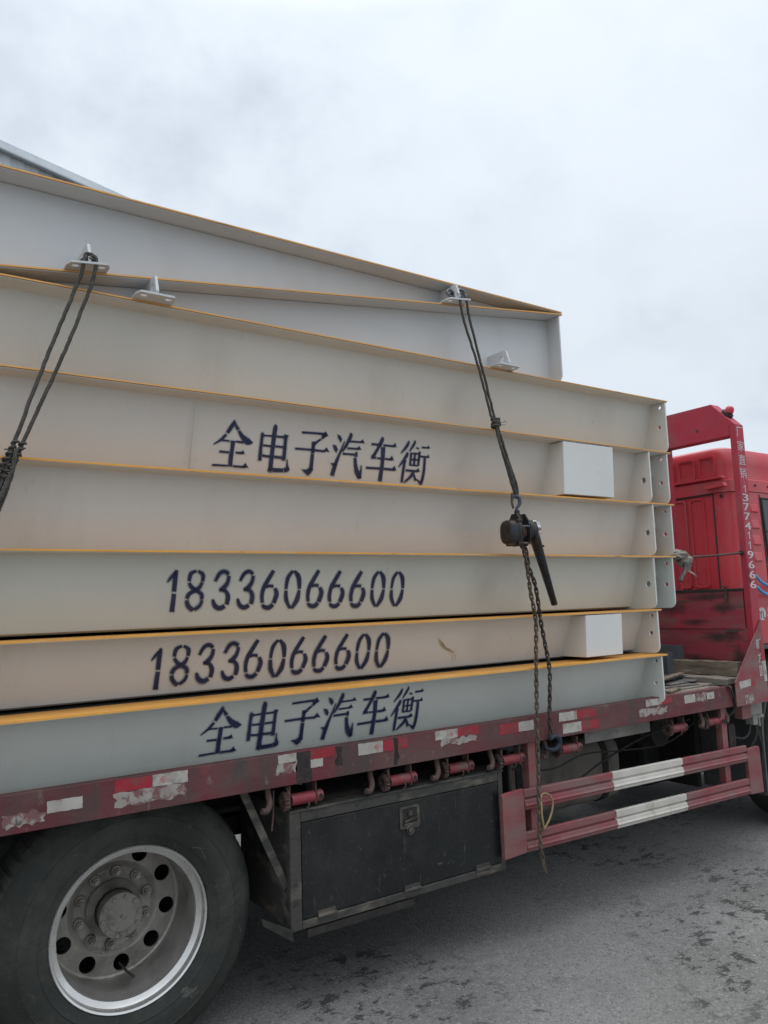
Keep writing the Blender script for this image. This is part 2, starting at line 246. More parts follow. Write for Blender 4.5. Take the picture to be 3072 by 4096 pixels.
# ------------------------------------------------------------------ mesh helpers
class MB:
    def __init__(s): s.v = []; s.f = []
    def add(s, vs, fs):
        o = len(s.v); s.v += [tuple(p) for p in vs]; s.f += [tuple(i+o for i in q) for q in fs]; return s
    def box(s, x0, x1, y0, y1, z0, z1):
        vs = [(x, y, z) for x in (x0, x1) for y in (y0, y1) for z in (z0, z1)]
        return s.add(vs, [(0, 1, 3, 2), (4, 6, 7, 5), (0, 4, 5, 1), (2, 3, 7, 6), (0, 2, 6, 4), (1, 5, 7, 3)])
    def bar(s, p, q, w, h, up=(0, 0, 1)):
        p, q = Vector(p), Vector(q); d = (q-p).normalized(); up = Vector(up)
        a = d.cross(up)
        if a.length < 1e-4: a = d.cross(Vector((0, 1, 0)))
        a.normalize(); b = a.cross(d)
        vs = [c+a*sx*w/2+b*sz*h/2 for c in (p, q) for sx, sz in ((-1, -1), (1, -1), (1, 1), (-1, 1))]
        return s.add(vs, [(0, 1, 2, 3), (7, 6, 5, 4), (0, 4, 5, 1), (1, 5, 6, 2), (2, 6, 7, 3), (3, 7, 4, 0)])
    def tube(s, pts, r, n=10, closed=False, rads=None, flat=1.0):
        P = [Vector(p) for p in pts]; m = len(P); vs = []; prev = None
        for i in range(m):
            if closed: t = P[(i+1) % m]-P[i-1]
            else: t = P[min(i+1, m-1)]-P[max(i-1, 0)]
            t.normalize()
            if prev is None:
                a = t.cross(Vector((0, 0, 1)))
                if a.length < 0.1: a = t.cross(Vector((0, 1, 0)))
            else: a = prev-t*prev.dot(t)
            a.normalize(); prev = a; b = t.cross(a); ri = rads[i] if rads else r
            for k in range(n):
                g = 2*math.pi*k/n; vs.append(P[i]+a*math.cos(g)*ri+b*math.sin(g)*ri*flat)
        fs = []
        for i in range(m if closed else m-1):
            j = (i+1) % m
            for k in range(n):
                l = (k+1) % n; fs.append((i*n+k, j*n+k, j*n+l, i*n+l))
        if not closed:
            fs.append(tuple(range(n))); fs.append(tuple((m-1)*n+k for k in reversed(range(n))))
        return s.add(vs, fs)
    def cyl(s, p, q, r0, r1=None, n=20): return s.tube([p, q], r0, n, rads=[r0, r0 if r1 is None else r1])
    def lathe(s, prof, c, n=64, ax='y', close=False):
        """prof: list of (radius, along axis)."""
        vs = []; m = len(prof)
        for i in range(n):
            g = 2*math.pi*i/n; cg, sg = math.cos(g), math.sin(g)
            for (r, a) in prof:
                p = {'y': (r*cg, a, r*sg), 'x': (a, r*cg, r*sg), 'z': (r*cg, r*sg, a)}[ax]
                vs.append((c[0]+p[0], c[1]+p[1], c[2]+p[2]))
        fs = []
        for i in range(n):
            j = (i+1) % n
            for k in range(m if close else m-1):
                l = (k+1) % m
                fs.append((i*m+k, i*m+l, j*m+l, j*m+k))
        return s.add(vs, fs)
    def prism(s, outer, fn, t, holes=()):
        """outer/holes: 2-D loops; fn(a, b, depth) -> point; slab from depth 0 to t."""
        loops = [list(outer)]+[list(h) for h in holes]
        pts = [p for L in loops for p in L]
        tris = tessellate_polygon([[Vector((a, b, 0)) for a, b in L] for L in loops])
        N = len(pts); o = [fn(a, b, 0) for a, b in pts]+[fn(a, b, t) for a, b in pts]
        fs = []
        for q in tris: fs.append(tuple(q)); fs.append(tuple(i+N for i in reversed(q)))
        k = 0
        for L in loops:
            n = len(L)
            for i in range(n): fs.append((k+i, k+(i+1) % n, N+k+(i+1) % n, N+k+i))
            k += n
        return s.add(o, fs)
    def sweep(s, prof, x0, x1, closed=True):
        """prof: (y, z) loop swept along x, capped."""
        n = len(prof); vs = [(x0, y, z) for y, z in prof]+[(x1, y, z) for y, z in prof]
        fs = [(i, (i+1) % n, n+(i+1) % n, n+i) for i in range(n if closed else n-1)]
        if closed: fs += [tuple(range(n)), tuple(range(2*n-1, n-1, -1))]
        return s.add(vs, fs)
    def build(s, name, mat, parent=None, smooth=None, bevel=0.0, origin=None, segs=2):
        org = Vector(origin) if origin is not None else (Vector(parent['_org']) if parent is not None and '_org' in parent else Vector((0, 0, 0)))
        me = bpy.data.meshes.new(name)
        me.from_pydata([Vector(p)-org for p in s.v], [], s.f); me.validate()
        bm = bmesh.new(); bm.from_mesh(me); bmesh.ops.recalc_face_normals(bm, faces=bm.faces); bm.to_mesh(me); bm.free()
        if isinstance(mat, (list, tuple)):
            for q in mat: me.materials.append(q)
        else: me.materials.append(mat)
        o = bpy.data.objects.new(name, me); COL.objects.link(o)
        if smooth is not None:
            for p in me.polygons: p.use_smooth = True
            me.set_sharp_from_angle(angle=R(smooth))
        if bevel:
            b = o.modifiers.new('bevel', 'BEVEL'); b.width = bevel; b.segments = segs; b.limit_method = 'ANGLE'; b.angle_limit = R(40); b.harden_normals = False
        if parent is not None:
            o.parent = parent
            if origin is not None: o.location = Vector(origin)-Vector(parent.get('_org', (0, 0, 0)))
            else: o['_org'] = tuple(org)
        else:
            o.location = org; o['_org'] = tuple(org)
        if origin is not None: o['_org'] = tuple(org)
        return o
def set_cover(o, vals):
    a = o.data.attributes.new('cover', 'FLOAT', 'POINT'); a.data.foreach_set('value', vals)
def soft_patch(name, mt, loop, place, parent, edge, rings=3):
    """patch with a soft border: full cover in the middle, none at the outline"""
    cx = sum(a for a, b in loop)/len(loop); cz = sum(b for a, b in loop)/len(loop); n = len(loop)
    vs, cov = [], []
    for k in range(rings+1):
        q = 1-k/rings*edge
        for a, b in loop: vs.append(place(cx+(a-cx)*q, cz+(b-cz)*q)); cov.append(k/rings)
    vs.append(place(cx, cz)); cov.append(1.0); c = len(vs)-1
    mb = MB(); mb.v = vs; mb.f = [(k*n+i, k*n+(i+1) % n, (k+1)*n+(i+1) % n, (k+1)*n+i) for k in range(rings) for i in range(n)]+[(rings*n+i, rings*n+(i+1) % n, c) for i in range(n)]
    o = mb.build(name, mt, parent); set_cover(o, cov); return o
def tag(o, label=None, cat=None, group=None, kind=None):
    if label: o['label'] = label
    if cat: o['category'] = cat
    if group: o['group'] = group
    if kind: o['kind'] = kind
    return o
def thing(name, loc, label, cat, group=None):
    o = bpy.data.objects.new(name, None); COL.objects.link(o); o.location = loc; o['_org'] = tuple(loc); o.empty_display_size = 0.2
    return tag(o, label, cat, group)
def copy_tree(o, parent):
    c = o.copy(); COL.objects.link(c); c.parent = parent
    for ch in o.children: copy_tree(ch, c)
    return c
def circle(cx, cy, r, n=16, ry=None): return [(cx+r*math.cos(2*math.pi*i/n), cy+(ry or r)*math.sin(2*math.pi*i/n)) for i in range(n)]
def rrect(x0, x1, y0, y1, r, n=5, corners=(1, 1, 1, 1)):
    out = []
    for (cx, cy, a0, c) in ((x1-r, y1-r, 0, corners[0]), (x0+r, y1-r, 90, corners[1]), (x0+r, y0+r, 180, corners[2]), (x1-r, y0+r, 270, corners[3])):
        if not c:
            out.append((x1 if a0 in (0, 270) else x0, y1 if a0 in (0, 90) else y0)); continue
        for i in range(n+1):
            g = R(a0+90*i/n); out.append((cx+r*math.cos(g), cy+r*math.sin(g)))
    return out
def spline(pts, n=8):
    P = [Vector(p) for p in pts]; out = []
    for i in range(len(P)-1):
        p0, p1, p2, p3 = P[max(i-1, 0)], P[i], P[i+1], P[min(i+2, len(P)-1)]
        for k in range(n):
            t = k/n
            out.append(0.5*((2*p1)+(p2-p0)*t+(2*p0-5*p1+4*p2-p3)*t*t+(3*p1-p0-3*p2+p3)*t**3))
    out.append(P[-1]); return out
def lettering(body, size, fn, t=0.0015):
    """Real outlines of the built-in font as a thin raised mesh; fn(a, b, depth) places it. Centred."""
    cu = bpy.data.curves.new('lettering', 'FONT'); cu.body = body; cu.size = 1.0; cu.align_x = 'LEFT'; cu.resolution_u = 3
    ob = bpy.data.objects.new('lettering', cu); COL.objects.link(ob)
    dg = bpy.context.evaluated_depsgraph_get(); me = bpy.data.meshes.new_from_object(ob.evaluated_get(dg))
    vs = [v.co.copy() for v in me.vertices]; fs = [tuple(p.vertices) for p in me.polygons]
    COL.objects.unlink(ob); bpy.data.objects.remove(ob); bpy.data.curves.remove(cu); bpy.data.meshes.remove(me)
    mb = MB()
    if not vs: return mb
    x0, x1 = min(v.x for v in vs), max(v.x for v in vs); y0, y1 = min(v.y for v in vs), max(v.y for v in vs)
    sx, sy = size[0]/max(x1-x0, 1e-6), size[1]/max(y1-y0, 1e-6)
    if size[0] == 0: sx = sy
    return mb.add([fn((v.x-(x0+x1)/2)*sx, (v.y-(y0+y1)/2)*sy, t) for v in vs], fs)

# ------------------------------------------------------------------ ground
def ground():
    m = bpy.data.materials.new('dry_asphalt'); m.use_nodes = True
    t = m.node_tree; b = t.nodes['Principled BSDF']
    def nn(ty, **k):
        n = t.nodes.new(ty)
        for a, v in k.items(): setattr(n, a, v)
        return n
    g = nn('ShaderNodeNewGeometry'); P = g.outputs['Position']
    def noi(s, d=6, ro=0.6, di=0.0, st=(1, 1, 1)):
        mp = nn('ShaderNodeMapping'); mp.inputs['Scale'].default_value = st; t.links.new(P, mp.inputs[0])
        n = nn('ShaderNodeTexNoise'); n.inputs['Scale'].default_value = s; n.inputs['Detail'].default_value = d
        n.inputs['Roughness'].default_value = ro; n.inputs['Distortion'].default_value = di; t.links.new(mp.outputs[0], n.inputs['Vector']); return n.outputs[0]
    def mr(x, a, b_, c=0, d=1):
        n = nn('ShaderNodeMapRange'); n.inputs[1].default_value = a; n.inputs[2].default_value = b_; n.inputs[3].default_value = c; n.inputs[4].default_value = d
        t.links.new(x, n.inputs[0]); return n.outputs[0]
    def mix(a, c, fac, bt='MIX'):
        n = nn('ShaderNodeMix', data_type='RGBA', blend_type=bt)
        if isinstance(a, tuple): n.inputs[6].default_value = (*a, 1)
        else: t.links.new(a, n.inputs[6])
        if isinstance(c, tuple): n.inputs[7].default_value = (*c, 1)
        else: t.links.new(c, n.inputs[7])
        t.links.new(fac, n.inputs[0]); return n.outputs[2]
    def mul(a, c):
        n = nn('ShaderNodeMath', operation='MULTIPLY'); t.links.new(a, n.inputs[0]); t.links.new(c, n.inputs[1]); return n.outputs[0]
    vo = nn('ShaderNodeTexVoronoi'); vo.inputs['Scale'].default_value = 95; t.links.new(P, vo.inputs['Vector'])
    sepc = nn('ShaderNodeSeparateColor'); t.links.new(vo.outputs['Color'], sepc.inputs[0])
    c = mix((0.175, 0.172, 0.163), (0.255, 0.252, 0.242), mr(noi(1.1, 5), 0.35, 0.65))
    c = mix(c, (0.36, 0.355, 0.34), mul(mr(sepc.outputs[0], 0.72, 0.95), mr(noi(70, 2), 0.3, 0.7, 0.1, 0.9)))
    c = mix(c, (0.085, 0.082, 0.078), mul(mr(sepc.outputs[1], 0.66, 0.95), mr(noi(40, 2), 0.3, 0.7, 0.1, 0.8)))
    c = mix(c, (0.115, 0.11, 0.103), mr(noi(210, 3), 0.50, 0.64, 0, 0.8))
    c = mix(c, (0.36, 0.357, 0.345), mr(noi(240, 2), 0.60, 0.68, 0, 0.65))
    st = mul(mr(noi(8.5, 12, 0.80, 0.2, (0.85, 1.2, 1)), 0.53, 0.56), mr(noi(0.8, 3, 0.5), 0.46, 0.58))
    c = mix(c, (0.040, 0.042, 0.040), mr(st, 0, 1, 0, 0.9))
    sm = mr(noi(9, 9, 0.75, 0.2), 0.625, 0.645)
    c = mix(c, (0.055, 0.053, 0.05), mr(sm, 0, 1, 0, 0.75))
    t.links.new(c, b.inputs['Base Color']); b.inputs['Roughness'].default_value = 0.9; b.inputs['Specular IOR Level'].default_value = 0.25
    bp = nn('ShaderNodeBump'); bp.inputs['Strength'].default_value = 0.8; bp.inputs['Distance'].default_value = 0.006
    h = nn('ShaderNodeMath', operation='ADD'); t.links.new(mr(vo.outputs['Distance'], 0, 0.8, 1, 0), h.inputs[0]); t.links.new(noi(160, 4), h.inputs[1])
    t.links.new(h.outputs[0], bp.inputs['Height']); t.links.new(bp.outputs[0], b.inputs['Normal'])
    mb = MB(); S = 900
    mb.add([(-S, -S, 0), (S, -S, 0), (S, S, 0), (-S, S, 0)], [(0, 1, 2, 3)])
    tag(mb.build('ground', m), kind='structure')
ground()
m_stone = material('grey_grit', (0.26, 0.255, 0.245), 0.9, var=(0.12, 0.118, 0.11), vscale=60)
mb = MB(); rn = random.Random(21)
for k in range(900):
    x, y = rn.uniform(-0.5, 7.5), -abs(rn.gauss(0, 1.0))+0.5; s = rn.uniform(0.0018, 0.0048)*(1.7 if rn.random() < .04 else 1); g = rn.uniform(0, 6.28); h = s*rn.uniform(.5, .9)
    q = [(x+s*rn.uniform(.7, 1.2)*math.cos(g+i*1.26), y+s*rn.uniform(.7, 1.2)*math.sin(g+i*1.26)) for i in range(5)]
    mb.add([(a, b, 0.0) for a, b in q]+[(x+(a-x)*.55, y+(b-y)*.55, h) for a, b in q], [(i, (i+1) % 5, 5+(i+1) % 5, 5+i) for i in range(5)]+[(5, 6, 7, 8, 9)])
tag(mb.build('grit', m_stone), kind='stuff')

# ------------------------------------------------------------------ the shed behind
def shed():
    t = thing('warehouse', (-1, 18, 0), 'tall pale corrugated building with a sloping grey roof edge behind the load', 'building')
    Y = 12.0
    def rz(x): return 10.54-0.2015*(x-1.78)
    xl, xr, apex = -22.0, 7.0, -7.5
    def top(x): return rz(x) if x >= apex else rz(2*apex-x)
    # gable wall of trapezoidal sheeting
    mb = MB(); xs = []; x = xl
    while x < xr: xs += [(x, 0), (x+0.10, 0), (x+0.13, 0.018), (x+0.22, 0.018)]; x += 0.25
    vs = []; 
    for x, d in xs: vs += [(x, Y+0.1-d, 0), (x, Y+0.1-d, top(x)-0.13)]
    mb.add(vs, [(2*i, 2*i+2, 2*i+3, 2*i+1) for i in range(len(xs)-1)])
    mb.build('wall', m_shedwall, t)
    mb = MB(); mb.box(xl, xl+0.1, Y+0.15, Y+30, 0, top(xl)-0.2); mb.box(xr-0.15, xr-0.05, Y+0.15, Y+30, 0, top(xr)-0.2)
    mb.box(xl+0.1, xr-0.15, Y+29.8, Y+30, 0, top(xr)-0.2); mb.build('side_wall', m_shedwall, t)
    mb = MB()
    for a, b in ((apex, xr+0.3), (2*apex-xr-0.3+0, apex)):
        a, b = min(a, b), max(a, b)
        mb.add([(a, Y+0.02, top(a)-0.01), (b, Y+0.02, top(b)-0.01), (b, Y+30, top(b)-0.01), (a, Y+30, top(a)-0.01),
                (a, Y+0.02, top(a)-0.06), (b, Y+0.02, top(b)-0.06), (b, Y+30, top(b)-0.06), (a, Y+30, top(a)-0.06)],
               [(0, 1, 2, 3), (7, 6, 5, 4), (0, 4, 5, 1), (2, 6, 7, 3), (1, 5, 6, 2), (0, 3, 7, 4)])
    mb.build('roof', m_shedroof, t)
    mb = MB()
    for a, b in ((apex, xr+0.35), (apex, 2*apex-xr-0.35)):
        mb.add([(a, Y, top(a)+0.03), (b, Y, top(b)+0.03), (b, Y-0.06, top(b)-0.15), (a, Y-0.06, top(a)-0.15), (a, Y-0.06, top(a)-0.18), (b, Y-0.06, top(b)-0.18), (a, Y+0.03, top(a)-0.18), (b, Y+0.03, top(b)-0.18), (a, Y+0.2, top(a)+0.03), (b, Y+0.2, top(b)+0.03)],
               [(0, 1, 2, 3), (3, 2, 5, 4), (4, 5, 7, 6), (0, 8, 9, 1)])
    mb.build('verge_trim', m_shedtrim, t)
shed()

